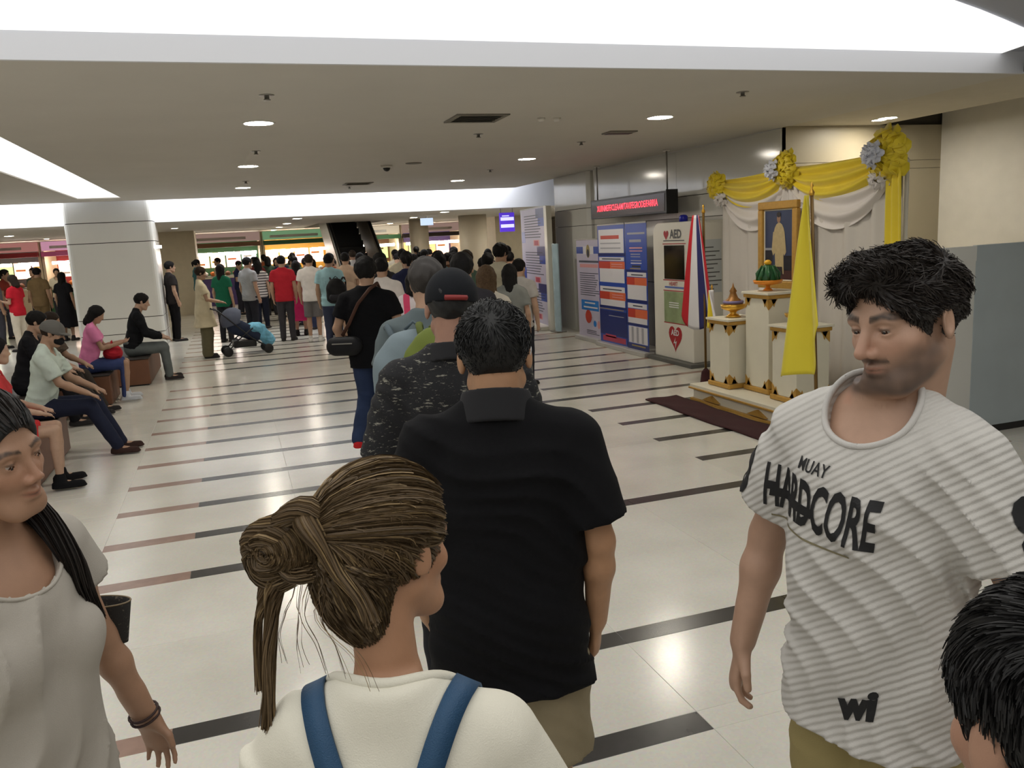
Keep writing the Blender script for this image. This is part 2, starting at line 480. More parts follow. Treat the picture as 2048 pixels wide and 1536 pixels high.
def vent(x0, y0, x1, y1, lab):
    o = empty('ceiling_vent', ((x0 + x1) / 2, (y0 + y1) / 2, 2.95), 0, lab, 'vent')
    w, d = (x1 - x0) / 2, (y1 - y0) / 2
    mf = mat('vent frame', rgb(120, 116, 106), .6)
    f = MB()
    for a in ((-w, -d, w, -d + .05), (-w, d - .05, w, d), (-w, -d + .05, -w + .05, d - .05), (w - .05, -d + .05, w, d - .05)):
        f.box(a[0], a[1], -.012, a[2], a[3], 0)
    f.build('frame', mf, o)
    MB().box(-w + .05, -d + .05, -.002, w - .05, d - .05, 0).build('duct', m_black, o)
    n = 5
    for k in range(n):
        yy = -d + .07 + (2 * d - .14) * k / (n - 1)
        MB().obox((0, yy, -.008), ((w - .05, 0, 0), (0, .022, .008), (0, .0006, -.0015))).build('louvre', mf, o)
vent(2.05, 7.37, 2.55, 7.86, 'big square louvred air vent in the grey ceiling')
vent(2.1, 15.2, 2.6, 15.7, 'smaller looking air vent farther down the ceiling')
o = empty('ceiling_speaker', (4.32, 8.75, 2.95), 0, 'dark square ceiling grille beside the right row downlights', 'grille')
MB().box(-.17, -.12, -.014, .17, .12, 0).build('frame', mat('vent frame', (0.2, 0.2, 0.2)), o, bevel=.004)
MB().box(-.14, .0, -.018, .16, .1, -.014).build('opening', m_black, o)
o = empty('security_camera_dome', (2.27, 12.1, 2.95), 0, 'small white dome camera on the ceiling past the vent', 'camera')
MB().lathe([(0, -.035), (.075, -.035), (.085, 0), (0, 0)], n=20).build('base', m_trim, o)
MB().lathe([(.0, -.085), (.025, -.08), (.045, -.062), (.055, -.035), (0, -.035)], n=20).build('dome', m_black, o)
o = empty('round_ceiling_grille', (2.61, 11.83, 2.95), 0, 'flat round grille beside the dome camera', 'grille')
MB().lathe([(0, -.01), (.11, -.01), (.12, 0), (0, 0)], n=24).build('face', mat('vent frame', (0.2, 0.2, 0.2)), o)
o = empty('twin_spot_fixture', (3.04, 7.66, 2.95), 0, 'tiny twin smoke detectors on the ceiling right of the vent', 'detector')
for s in (-.08, .08):
    MB().lathe([(0, -.03), (.025, -.03), (.04, 0), (0, 0)], (s, 0, 0), n=14).build('head', m_trim, o)
# =================================================================== things along the right wall
m_white = mat('white lacquer', rgb(226, 222, 210), 0.3)
m_ivory = mat('ivory wood paint', rgb(222, 216, 196), 0.35, var=.03)
m_gold = mat('gold paint', rgb(190, 146, 66), 0.42, metal=0.2, var=.1, scale=30)
m_goldb = mat('bright gold', rgb(222, 172, 70), 0.28, metal=0.8)
m_yel = mat('yellow satin', rgb(240, 214, 40), 0.5, sheen=.3, var=.05)
m_wsat = mat('white satin', rgb(232, 226, 222), 0.5, sheen=.3)
m_curt = mat('white chiffon curtain', rgb(214, 208, 200), 0.7)
m_maroon = mat('maroon carpet', rgb(58, 22, 24), 0.95, bump=.6, bscale=400, var=.15)
PX, PY, PZ = Vector((1, 0, 0)), Vector((0, 1, 0)), Vector((0, 0, 1))

# ---- royal altar
al = empty('altar_platform', (4.58, 6.0, 0), 0, 'low white platform with gold edging under the pedestals', 'platform')
MB().box(.03, 0.02, .03, 1.02, 1.72, .15).build('body', m_ivory, al)
MB().box(0, 0, .15, 1.05, 1.75, .185).build('top', m_ivory, al, bevel=.004)
MB().box(-.012, -.012, .135, 1.05, 1.762, .155).build('upper_moulding', m_gold, al, bevel=.004)
MB().box(0, 0, 0, 1.05, 1.75, .035).build('lower_moulding', m_gold, al, bevel=.006)
for k, (s, w) in enumerate(((0.4, .2), (1.2, .2))):
    MB().prism([(s, .05), (s + .3, .05), (s + .15, .11)], -.003, .03, axis=0).build('ornament', m_gold, al)
cpt = MB().grid(lambda u, v: (4.165 + .385 * v + 0.012 * math.sin(9 * u), 5.6 + 2.4 * u, .012 + .004 * math.sin(25 * u + 7 * v)), 40, 8).build('altar_carpet', m_maroon, solid=.014)
tag(cpt, 'dark maroon carpet strip on the floor before the altar', 'carpet')

def pedestal(y, x, h, w, lab):
    o = empty('pedestal', (x, y, .187), 0, lab, 'pedestal', 'ivory altar pedestals')
    MB().box(-w / 2 - .02, -w / 2 - .02, 0, w / 2 + .02, w / 2 + .02, .05).build('base_moulding', m_gold, o, bevel=.012)
    MB().box(-w / 2, -w / 2, .05, w / 2, w / 2, h - .06).build('shaft', m_ivory, o, bevel=.004)
    MB().box(-w / 2 - .018, -w / 2 - .018, h - .06, w / 2 + .018, w / 2 + .018, h - .022).build('cornice', m_gold, o, bevel=.008)
    MB().box(-w / 2 - .03, -w / 2 - .03, h - .022, w / 2 + .03, w / 2 + .03, h).build('top', m_ivory, o, bevel=.003)
    q = w / 2
    def corner(a, z, s):
        for pts in ([(a * q, z), (a * (q - .1), z), (a * q, z - s * .1)], [(a * (q - .025), z), (a * (q - .085), z), (a * (q - .06), z - s * .075)]):
            for ax_ in (0, 1):
                MB().prism(pts, -q - .006, -q, axis=ax_).build('corner_ornament', m_gold, o)
    for a in (-1, 1):
        corner(a, h - .065, 1); corner(a, .055, -1)
    return o
pedestal(7.40, 4.91, .72, .36, 'short ivory pedestal at the left of the altar beside the national flag')
pedestal(6.96, 5.07, 1.0, .38, 'tallest ivory pedestal with gold trim in the middle of the altar')
pedestal(6.42, 4.98, .72, .36, 'short ivory pedestal behind the big yellow flag')

# offerings
o = empty('flower_offering', (5.05, 7.02, 1.189), 0, 'green cone of leaves on a small golden footed tray on tallest pedestal', 'offering')
m_or = mat('amber tray', rgb(226, 140, 40), .35, metal=.3)
MB().lathe([(0, 0), (.05, 0), (.045, .01), (.02, .03), (.022, .05), (.13, .07), (.145, .105), (.135, .107), (.12, .085), (0, .08)], n=24).build('tray', m_or, o)
m_leaf = mat('banana leaf', rgb(34, 92, 48), .45, var=.3, scale=30)
MB().lathe([(0, .085), (.1, .085), (.11, .12), (.085, .19), (.05, .245), (0, .26)], n=18).build('leaf_cone', m_leaf, o)
for k in range(9):
    a = k * .698
    MB().tube([(.1 * math.cos(a), .1 * math.sin(a), .1), (.105 * math.cos(a), .105 * math.sin(a), .17), (.06 * math.cos(a), .06 * math.sin(a), .25)], [.018, .02, .003], 6).build('leaf', m_leaf, o)
MB().lathe([(0, .255), (.03, .258), (.036, .28), (.02, .3), (0, .305)], n=12).build('flower', mat('marigold', rgb(240, 180, 30), .6), o)
o = empty('gold_tray_set', (4.9, 7.4, .909), 0, 'tiered golden offering bowl with a spire on left short pedestal', 'offering')
MB().lathe([(0, 0), (.08, 0), (.06, .02), (.03, .04), (.04, .06), (.12, .09), (.13, .13), (.11, .135), (0, .12)], n=22).build('bowl', m_goldb, o)
MB().lathe([(0, .13), (.1, .135), (.085, .17), (.05, .2), (.03, .25), (.038, .27), (.012, .31), (.0, .36)], n=18).build('spire', mat('bronze lacquer', rgb(150, 104, 50), .4, metal=.4), o)
MB().lathe([(.1, .14), (.108, .155), (.1, .17)], n=20).build('ribbon', mat('violet ribbon', rgb(120, 110, 150), .5), o)
o = empty('paired_bowl', (4.95, 6.46, .909), 0, 'small bowl of red and white flowers behind the yellow flag', 'offering')
MB().lathe([(0, 0), (.06, 0), (.03, .03), (.09, .07), (.1, .1), (0, .09)], n=18).build('bowl', m_goldb, o)
rr = random.Random(2)
for k in range(8):
    a = rr.random() * 6.28; r = .06 * rr.random()
    MB().lathe([(0, 0), (.025, .01), (.03, .025), (.018, .045), (0, .05)], (r * math.cos(a), r * math.sin(a), .09 + .02 * rr.random()), 8).build('flower', mat('red flower', rgb(190, 60, 40), .6) if k % 2 else m_wsat, o)

# portrait in a gilt frame
fr = empty('framed_portrait', (5.74, 7.78, 1.13), 0, 'gilt framed portrait of a standing person in cream uniform', 'portrait')
w, h = .345, .95
def framebar(a, b, wd, nm, mm, d0, d1):
    MB().box(-d1, a[0], a[1], -d0, b[0], b[1]).build(nm, mm, fr, bevel=.012)
for (a, b) in (((-w, 0), (w, .085)), ((-w, h - .085), (w, h)), ((-w, .085), (-w + .085, h - .085)), ((w - .085, .085), (w, h - .085))):
    framebar(a, b, 0, 'frame_bar', m_gold, -.02, .035)
ww = w - .085
for (a, b) in (((-ww, .085), (ww, .1)), ((-ww, h - .1), (ww, h - .085)), ((-ww, .1), (-ww + .014, h - .1)), ((ww - .014, .1), (ww, h - .1))):
    framebar(a, b, 0, 'inner_slip', m_ivory, -.01, .01)
cv = MB()
def flat(pts, m, l):
    """a flat printed patch on the canvas: points are (y, z), layer l"""
    P = [(-.0 - .0006 * l, p[0], p[1]) for p in pts]
    cv.add(P, [list(range(len(P)))[::-1]], m)
def oval(cy, cz, ry, rz, n=18):
    return [(cy + ry * math.cos(2 * math.pi * k / n), cz + rz * math.sin(2 * math.pi * k / n)) for k in range(n)]
flat([(-ww, .09), (ww, .09), (ww, h - .09), (-ww, h - .09)], 0, 1)
flat([(-ww, .09), (ww, .09), (ww, .22), (-ww, .2)], 1, 2)
flat([(ww, .2), (ww, .42), (.1, .42), (.12, .2)], 2, 2)
flat([(-ww, .2), (-ww, .36), (-.08, .36), (-.06, .2)], 2, 2)
flat([(.12, .42), (ww, .42), (ww, .445), (.12, .445)], 3, 3)
flat([(-.085, .16), (.06, .16), (.075, .5), (-.08, .52)], 4, 4)
flat(oval(-.005, .56, .1, .16), 4, 5)
flat([(-.1, .62), (-.13, .4), (-.1, .36), (-.07, .4), (-.06, .62)], 4, 6)
flat([(.1, .62), (.125, .42), (.1, .36), (.06, .4), (.06, .62)], 4, 6)
flat(oval(0, .765, .033, .05), 5, 7)
flat(oval(0, .805, .036, .03), 6, 8)
flat([(-.07, .15), (.05, .15), (.04, .24), (-.06, .24)], 6, 6)
cv.build('canvas', [mat('canvas blue', rgb(52, 62, 92), .4, var=.2), mat('canvas brown', rgb(70, 38, 34), .4), mat('canvas dark', rgb(32, 32, 40), .4, var=.4, scale=14),
                    mat('canvas pale', rgb(150, 150, 155), .4), mat('canvas cream', rgb(186, 166, 122), .4, var=.12, scale=20), mat('canvas skin', rgb(150, 116, 92), .5), mat('canvas black', rgb(36, 28, 26), .4)], fr)
# easel legs that carry the portrait
ez = empty('portrait_stand', (5.8, 7.78, 0), 0, 'white draped stand carrying the framed portrait', 'stand')
MB().box(-.1, -.32, 0, .12, .32, 1.13).build('body', m_wsat, ez, bevel=.01)

# backdrop: pleated curtain on a frame, swags, rosettes and a tail
bd = empty('altar_backdrop', (5.96, 7.75, 0), 0, 'white pleated backdrop hung with yellow and white swags and rosettes', 'backdrop')
Y0, Y1, ZT = -1.5, 1.5, 2.36
MB().grid(lambda u, v: (.0 + .022 * math.sin(u * 46 + .6 * math.sin(3 * v)) + .012 * math.sin(u * 101), Y0 + (Y1 - Y0) * u, ZT * (1 - v) + .01), 180, 6).build('curtain', m_curt, bd, solid=.006)
for y in (Y0, 0, Y1):
    MB().tube([(.05, y, 0), (.05, y, ZT)], .02, 8).build('post', m_white, bd)
MB().tube([(.05, Y0, ZT), (.05, Y1, ZT)], .02, 8).build('rail', m_white, bd)
def swag(y0, z0, y1, z1, drop, sag, mm, nm, x0, bulge, seed, gather=.07):
    """cloth caught up at two points and hanging in curved folds between them"""
    rr = random.Random(seed); ph = rr.random() * 6
    def fn(u, v):
        e = 4 * u * (1 - u)
        y = y0 + (y1 - y0) * u
        zt = z0 + (z1 - z0) * u - .1 * e * sag
        z = zt - (gather + (drop - gather) * e ** .75) * v - sag * e * v * .55
        fold = math.sin(v * 17 + ph + 1.5 * math.sin(3 * u + ph)) * (.012 + .02 * e ** .6)
        return (x0 - bulge * (e * .6 + .3) * math.sin(min(1, v * 1.05) * 2.7) - fold, y, z)
    return MB().grid(fn, 40, 40).build(nm, mm, bd, solid=.004)
YA, YM, YB = 1.42, .1, -1.4
swag(YA, 2.40, YM, 2.44, .27, .16, m_yel, 'yellow_swag', -.06, .07, 1)
swag(YM, 2.44, YB, 2.44, .30, .17, m_yel, 'yellow_swag', -.06, .07, 2)
swag(YA, 2.28, YM, 2.32, .30, .36, m_wsat, 'white_swag', -.03, .05, 3)
swag(YM, 2.32, YB, 2.30, .30, .40, m_wsat, 'white_swag', -.03, .05, 4)
def rosette(y, z, r, mm, nm, x, n, seed):
    rr = random.Random(seed); t = MB()
    for k in range(n):
        a = k * 2.4; d = r * math.sqrt((k + .5) / n)
        c = Vector((x - .06 * (1 - (d / r) ** 2), y + d * math.cos(a), z + d * math.sin(a)))
        s = r * (.34 + .1 * rr.random())
        nrm = Vector((-1, math.cos(a) * d / r * 1.2, math.sin(a) * d / r * 1.2)).normalized()
        p = nrm.cross(PZ).normalized(); q = nrm.cross(p)
        ring = []
        m_ = 9
        for i in range(m_):
            g = 2 * math.pi * i / m_
            ring.append(c + (p * math.cos(g) + q * math.sin(g)) * s + nrm * (.02 + .02 * math.sin(3 * g + k)))
        t.add([c - nrm * .02] + ring, [(0, 1 + i, 1 + (i + 1) % m_) for i in range(m_)], 0, True)
    return t.build(nm, mm, bd, solid=.003)
rosette(YA + .03, 2.34, .15, m_yel, 'yellow_rosette', -.1, 26, 1)
rosette(YM - .03, 2.42, .17, m_yel, 'yellow_rosette', -.12, 30, 2)
rosette(YM + .05, 2.42, .085, mat('white rosette cloth', rgb(220, 222, 232), .55), 'white_rosette', -.22, 16, 3)
rosette(YB - .02, 2.42, .21, m_yel, 'yellow_rosette', -.12, 34, 4)
rosette(YB + .0, 2.42, .1, mat('white rosette cloth', (1, 1, 1)), 'white_rosette', -.26, 18, 5)
rosette(YB + .08, 2.21, .1, m_wsat, 'white_rosette', -.1, 14, 6)
rosette(YA - .05, 2.18, .09, m_wsat, 'white_rosette', -.08, 14, 7)
MB().grid(lambda u, v: (-.1 - .015 * math.sin(u * 14 + v), YB - .1 + .17 * (u - .5) * (1 + .25 * v) - .02 * v, 2.34 - 1.0 * v), 14, 20).build('yellow_tail', m_yel, bd, solid=.004)
MB().grid(lambda u, v: (-.05 - .02 * math.sin(u * 20), YM + .0 + .34 * (u - .5) * (.35 + v), 2.36 - .3 * v), 20, 8).build('white_fan', m_wsat, bd, solid=.004)

# ---- flags
def flag(loc, h, lab, cols, hang, lean, seed, w0=.5, base=None, side=1, bottom=.35):
    o = empty('flag_on_pole', loc, 0, lab, 'flag')
    MB().lathe([(0, 0), (.13, 0), (.13, .03), (.07, .05), (.05, .2), (.02, .24), (0, .24)], n=20).build('foot', base or m_maroon, o)
    MB().tube([(0, 0, .1), (lean[0], lean[1], h - .08)], .014, 10).build('pole', mat('brass pole', rgb(120, 92, 48), .35, metal=.5), o)
    MB().lathe([(0, 0), (.018, .01), (.022, .03), (.006, .06), (.014, .08), (0, .11)], (lean[0], lean[1], h - .09), 12).build('finial', m_goldb, o)
    return o
m_red = mat('flag red', rgb(186, 30, 40), .6); m_fw = mat('flag white', rgb(214, 212, 214), .6); m_navy = mat('flag navy', rgb(38, 40, 96), .6)
tf = flag((5.06, 8.2, 0), 2.08, 'red white and blue striped flag hanging from a pole left of altar', None, None, (.04, .08), 1)
# hanging cloth: stripes run down the fall of the cloth; each stripe a piece
bands = [(0, .22, m_red), (.22, .42, m_fw), (.42, .68, m_navy), (.68, .84, m_fw), (.84, 1, m_red)]
def tfl(u, v):
    a = u * 6.5
    spread = .05 + .40 * v ** .8
    y = .05 + spread * (.6 - u) + .03 * math.sin(a * 1.3) * v
    x = -.09 + .16 * u * (.3 + .7 * v) - .035 * math.sin(a + 1) * (.3 + .7 * v)
    z = 1.98 - 1.14 * v - .2 * v * math.sin(u * 2.8) - .04 * math.sin(a) * v + .1 * v * u
    return (x, y, z)
for a, b, mm in bands:
    MB().grid(lambda u, v: tfl(a + (b - a) * u, v), 10, 30).build('stripe', mm, tf, solid=.004)
yp = flag((5.0, 7.93, 0), 1.2, 'little yellow and white flag behind the national flag', None, None, (.0, .03), 1)
for a, b, mm in ((0, .5, m_yel), (.5, 1, m_fw)):
    MB().grid(lambda u, v: (-.03 - .03 * math.sin(9 * (a + (b - a) * u)), .0 - .02 * v - (a + (b - a) * u) * .24 * v + .1 * v, 1.16 - .42 * v), 10, 14).build('stripe', mm, yp, solid=.003)
yf = flag((4.2, 5.2, 0), 2.12, 'big plain yellow flag drooping from a brass pole before the altar', None, None, (-.0, .1), 1, base=m_gold)
def yfl(u, v):
    a = u * 8.0
    y = .1 - .1 * v + (.015 + .3 * v ** .9) * (1 - 1.9 * u * .75) - .06 * u * v
    x = -.04 - .05 * math.sin(a) * (.3 + v) - .06 * v
    z = 2.04 - (1.36 - .42 * max(0, u - .62) / .38) * v + .06 * v * math.sin(2.2 * u + 1.0) - .1 * v * (1 - u)
    return (x, y, z)
MB().grid(yfl, 36, 40).build('cloth', mat('flag yellow', rgb(222, 204, 46), .6, sheen=.2), yf, solid=.004)

# ---- health machine cabinet ("AED")
ae = empty('defibrillator_cabinet', (5.74, 9.6, 0), 0, 'tall white defibrillator cabinet with black screen and red heart', 'cabinet')
ZT = 1.93
prof = [(0, .05), (1.06, .05)] + [(1.06 - .16 + .16 * math.cos(a), ZT - .16 + .16 * math.sin(a)) for a in [math.pi / 2 * k / 6 for k in range(7)]] + [(.05 - .05 * math.sin(a), ZT - .05 + .05 * math.cos(a)) for a in [math.pi / 2 * k / 4 for k in range(5)]]
MB().prism(prof, .0, .5, axis=0).build('body', m_white, ae, bevel=.012)
MB().box(-.1, -.1, 0, .52, 1.12, .05).build('base_plate', mat('grey plate', rgb(92, 92, 88), .5), ae, bevel=.006)
MB().box(-.008, .2, 1.16, .0, .74, 1.62).build('screen', mat('black glass', rgb(14, 14, 15), .12), ae, bevel=.004)
MB().box(-.006, .14, .56, .0, .76, .99).build('notice', mat('green notice', rgb(150, 166, 122), .45, var=.25, scale=5), ae)
pr = MB()
def pb(y0, z0, y1, z1, m, l=1):
    pr.box(-.0015 * l - .001, y0, z0, 0, y1, z1, m)
for z in (1.635, 1.14, .995, .545): pb(.16, z, .78, z + .012, 0)
pb(.2, 1.675, .76, 1.69, 2)
pb(.22, 1.035, .74, 1.06, 1); 
put_text(pr, 'HEART', .075, (-.003, .5, 1.095), -PY, PZ, 0, bold=.001)
put_text(pr, 'AED', .16, (-.003, .42, 1.765), -PY, PZ, 2, bold=.006)
def heart(cy, cz, s, m, l):
    P = []
    for k in range(28):
        t = 2 * math.pi * k / 28
        P.append((cy + s * .9 * math.sin(t) ** 3, cz + s * (13 * math.cos(t) - 5 * math.cos(2 * t) - 2 * math.cos(3 * t) - math.cos(4 * t)) / 16))
    pr.add([(-.0012 * l - .001, p[0], p[1]) for p in P], [list(range(28))], m)
heart(.68, 1.765, .075, 0, 2)
heart(.47, .36, .2, 0, 2)
put_text(pr, 'AED', .11, (-.006, .47, .42), -PY, PZ, 3, bold=.003)
pr.prism([(.47, .2), (.43, .31), (.48, .29), (.46, .36), (.52, .27), (.47, .28)], -.007, -.0065, axis=0, m=3)
for k, z in enumerate((.83, .80, .77)): pb(.36, z, .62, z + .012, 3, 5)
# printed side sheet facing the viewer
for k in range(11):
    pr.box(.12, -.0035, 1.02 + .055 * k, .12 + (.2 + .12 * ((k * 7) % 5) / 4), -.0005, 1.035 + .055 * k, 2)
pr.build('printing', [mat('print red', rgb(170, 34, 40), .5), mat('print blue', rgb(92, 112, 176), .5), mat('print grey', rgb(92, 92, 92), .5), mat('print white', rgb(226, 226, 226), .5)], ae)
MB().box(.08, -.003, .98, .44, 0, 1.68).build('side_sheet', mat('pale sheet', rgb(196, 200, 200), .5), ae)
MB().lathe([(0, 0), (.06, 0), (.06, .07), (.04, .09), (0, .095)], (.2, .55, ZT), 14).build('beacon', mat('blue lens', rgb(24, 34, 170), .25), ae)

# ---- roll-up banners
PALC = {'w': mat('banner white', rgb(212, 210, 214), .4), 'l': mat('banner lilac', rgb(190, 184, 204), .4), 'b': mat('banner blue', rgb(44, 76, 166), .3),
        'n': mat('banner navy', rgb(30, 44, 110), .3), 'r': mat('banner red', rgb(190, 62, 44), .4), 'o': mat('banner orange', rgb(214, 104, 64), .4),
        'k': mat('banner ink', rgb(70, 72, 88), .5), 'c': mat('banner cyan', rgb(30, 122, 204), .4), 'p': mat('banner pink', rgb(214, 150, 150), .4),
        'y': mat('banner gold', rgb(160, 140, 84), .5), 'd': mat('banner black', rgb(44, 44, 52), .5), 'g': mat('banner grey', rgb(160, 160, 168), .5), 'm': mat('banner crimson', rgb(176, 60, 90), .4)}
PKEYS = list(PALC)
def banner(x, y0, y1, z1, bg, items, lab, x2=None, foot=True):
    """upright printed sheet facing the hall: u runs from its left edge (far end), v from the top"""
    x2 = x if x2 is None else x2
    o = empty('rollup_banner', (x, y0, 0), math.atan2(-(x2 - x), (y1 - y0)), lab, 'banner', 'roll-up banners on the right')
    w = math.hypot(y1 - y0, x2 - x); z0 = .07
    MB().box(-.001, 0, z0, .004, w, z1).build('sheet', PALC[bg], o)
    if foot:
        MB().box(-.09, -.02, 0, .09, w + .02, .07).build('cassette', mat('banner cassette', rgb(196, 194, 190), .4, metal=.4), o, bevel=.012)
        MB().tube([(.02, w / 2, .05), (.02, w / 2, z1)], .01, 8).build('pole', m_metal, o)
    MB().box(-.006, 0, z1 - .012, .01, w, z1 + .012).build('top_rail', m_metal, o)
    p = MB()
    H = z1 - z0
    for it in items:
        u0, v0, u1, v1, c = it[:5]; l = it[5] if len(it) > 5 else 1
        if c == 'disc':
            P = [(u1 * math.cos(2 * math.pi * k / 20), u1 * math.sin(2 * math.pi * k / 20)) for k in range(20)]
            p.add([(-.002 - .0008 * l, (1 - u0) * w + a, z1 - v0 * H + b * v1) for a, b in P], [list(range(20))[::-1]], PKEYS.index(it[6]))
        else:
            p.box(-.001 - .0008 * l, (1 - u1) * w, z1 - v1 * H, -.001, (1 - u0) * w, z1 - v0 * H, PKEYS.index(c))
    p.build('print', [PALC[k] for k in PKEYS], o)
    return o
def lines(u0, u1, v0, v1, n, c, h=.5, l=2, jit=.25, seed=0):
    rr = random.Random(seed); st = (v1 - v0) / n
    return [(u0, v0 + st * k, u1 - (u1 - u0) * jit * rr.random(), v0 + st * (k + h), c, l) for k in range(n)]
T1 = [(0, .075, 1, .145, 'b'), (.3, .07, .75, .15, 'w', 2), (.52, .12, .075, 1.5, 'disc', 3, 'y'), (.52, .14, .05, 1.4, 'disc', 4, 'd'),
      (.1, .215, .95, .235, 'k', 2), (.14, .25, .92, .285, 'p', 2)] + lines(.12, .95, .34, .585, 11, 'k', .35, seed=1) + \
     [(.15, .62, .9, .725, 'c', 2), (.3, .64, .75, .655, 'w', 3), (.25, .685, .85, .7, 'w', 3), (.45, .79, .13, .9, 'disc', 3, 'r'), (.3, .77, .6, .775, 'p', 4), (.3, .79, .62, .795, 'p', 4),
      (.72, .855, .06, .9, 'disc', 3, 'c'), (.88, .86, .05, 1.4, 'disc', 2, 'p')] + lines(.35, .9, .93, .98, 3, 'k', .4, seed=2)
banner(5.80, 12.62, 13.58, 1.74, 'l', T1, 'pale lilac banner with a crest and lines of dark text, leftmost of three')
T2 = [(0, 0, 1, .04, 'b'), (.04, .04, .96, .235, 'w'), (.12, .09, .8, .12, 'r', 2), (.1, .15, .85, .16, 'g', 2), (.1, .19, .85, .2, 'g', 2), (0, .235, 1, .26, 'n', 2), (.04, .27, .96, .30, 'w'), (.15, .28, .85, .29, 'k', 2),
      (.02, .305, .98, .365, 'o'), (.02, .305, .45, .365, 'r', 2), (.5, .325, .9, .332, 'p', 3), (.5, .345, .9, .35, 'p', 3), (.04, .365, .96, .48, 'w'), (0, .48, 1, .515, 'b', 2), (.04, .515, .96, .56, 'w'), (.15, .535, .85, .545, 'k', 2),
      (.02, .56, .98, .625, 'o'), (.02, .56, .4, .625, 'r', 2), (.5, .58, .9, .586, 'p', 3), (.5, .6, .9, .606, 'p', 3), (.04, .625, .96, .68, 'w'), (0, .68, 1, .7, 'n'), (.0, .705, .9, .712, 'y', 2), (0, .72, 1, .93, 'n'), (.35, .76, .9, .766, 'g', 2), (.1, .94, .95, .985, 'm', 2), (.2, .925, .6, .95, 'm', 2)]
banner(5.72, 11.52, 12.5, 1.96, 'b', T2, 'blue and white banner with orange bars, in the middle of the three')
T3 = [(.1, .075, .92, .09, 'g', 2), (.2, .13, .75, .15, 'g', 2), (.2, .19, .8, .2, 'p', 2), (.2, .215, .8, .222, 'p', 2), (.25, .24, .7, .247, 'g', 2), (.25, .26, .7, .266, 'g', 2), (.25, .29, .75, .297, 'g', 2), (.25, .31, .75, .317, 'w', 2), (.3, .33, .7, .345, 'd', 2), (.2, .352, .7, .36, 'y', 2),
      (0, .365, 1, .385, 'n'), (.05, .385, .95, .42, 'w'), (.25, .4, .8, .41, 'k', 2), (.03, .425, .97, .485, 'o'), (.03, .425, .4, .485, 'r', 2), (.05, .485, .95, .6, 'w'), (0, .6, 1, .625, 'n', 2), (.05, .63, .95, .67, 'w'), (.3, .645, .75, .655, 'k', 2),
      (.05, .675, .97, .745, 'o'), (.05, .675, .4, .745, 'r', 2), (.05, .745, .95, .79, 'w'), (0, .79, 1, .81, 'n', 2), (.06, .815, .95, .95, 'w')] + \
     [(.2 + .24 * k, .82, .3 + .24 * k, .945, 'g', 2) for k in range(3)] + [(0, .955, 1, 1, 'n', 2), (.2, .965, .85, .975, 'y', 3)]
banner(5.70, 10.78, 11.46, 1.96, 'b', T3, 'deep blue banner with orange bars, standing beside the white cabinet')
# tall hanging poster wall farther on, and a narrow bluish panel
T4 = []
for k in range(3):
    v = .03 + .32 * k
    T4 += [(.62, v - .02, .96, v + .06, 'n', 2), (.7, v + .06, .92, v + .13, 'b', 2)] + lines(.15, .85, v + .03, v + .24, 9, 'k', .3, l=3, seed=k) + [(.5, v + .245, .72, v + .295, 'p', 3), (.53, v + .25, .68, v + .29, 'm', 4)]
    T4 += [(.02, v + .17, .16, v + .27, 'b', 2)]
tp = banner(5.86, 15.15, 17.3, 2.4, 'l', T4, 'tall lilac notice board covered in text near the far end of the wall', x2=6.1, foot=False)
tp.name = 'notice_board'; tp['category'] = 'notice board'; del tp['group']
MB().box(-.05, -.2, 0, .06, 0, 2.4).build('side_post', m_white, tp, bevel=.01)
MB().box(-.2, 0.0, 0, .2, 2.1, .07).build('foot', m_white, tp, bevel=.01)
np_ = empty('narrow_panel', (5.9, 14.6, 0), 0, 'narrow pale blue curved panel beside the notice board', 'display panel')
m_ice = mat('ice blue sheet', rgb(172, 196, 206), .25, var=.15, scale=4)
MB().prism([(-.05, .0), (-.09, .14), (-.05, .3), (-.03, .3), (-.065, .14), (-.03, 0)], 0.02, 1.68).build('sheet', m_ice, np_)
MB().box(-.14, -.02, 0, .06, .32, .02).build('foot', m_metal, np_)

# ---- hanging red LED ticker
ld = empty('led_ticker_sign', (5.95, 10.62, 2.07), 0, 'long black hanging sign with a row of red lit letters', 'sign')
MB().box(0, 0, 0, .16, 2.62, .31).build('housing', mat('sign housing', rgb(30, 26, 28), .4), ld, bevel=.006)
MB().box(-.004, .06, .03, .0, 2.56, .28).build('face', mat('sign face', rgb(46, 26, 30), .2), ld)
t = MB()
m_led = emat('red led', (1.0, .05, .08), 3.0)
put_text(t, 'XU/INMEFF/CLEAAM/TAV/FEGRODE/FARRIA', .135, (-.005, 1.3, .155), -PY, PZ, 0, lift=.002, sx=.80, res=2, bold=.0015)
t.build('letters', m_led, ld)
MB().box(-.012, -.012, -.012, .175, .0, .325).build('end_cap', m_black, ld)
for y in (.12, 2.5):
    MB().tube([(.08, y, .31), (.08, y, .87)], .012, 8).build('hanger', m_metal, ld)
    MB().lathe([(0, .86), (.05, .86), (.05, .878), (0, .878)], (.08, y, 0), 12).build('ceiling_rose', m_trim, ld)

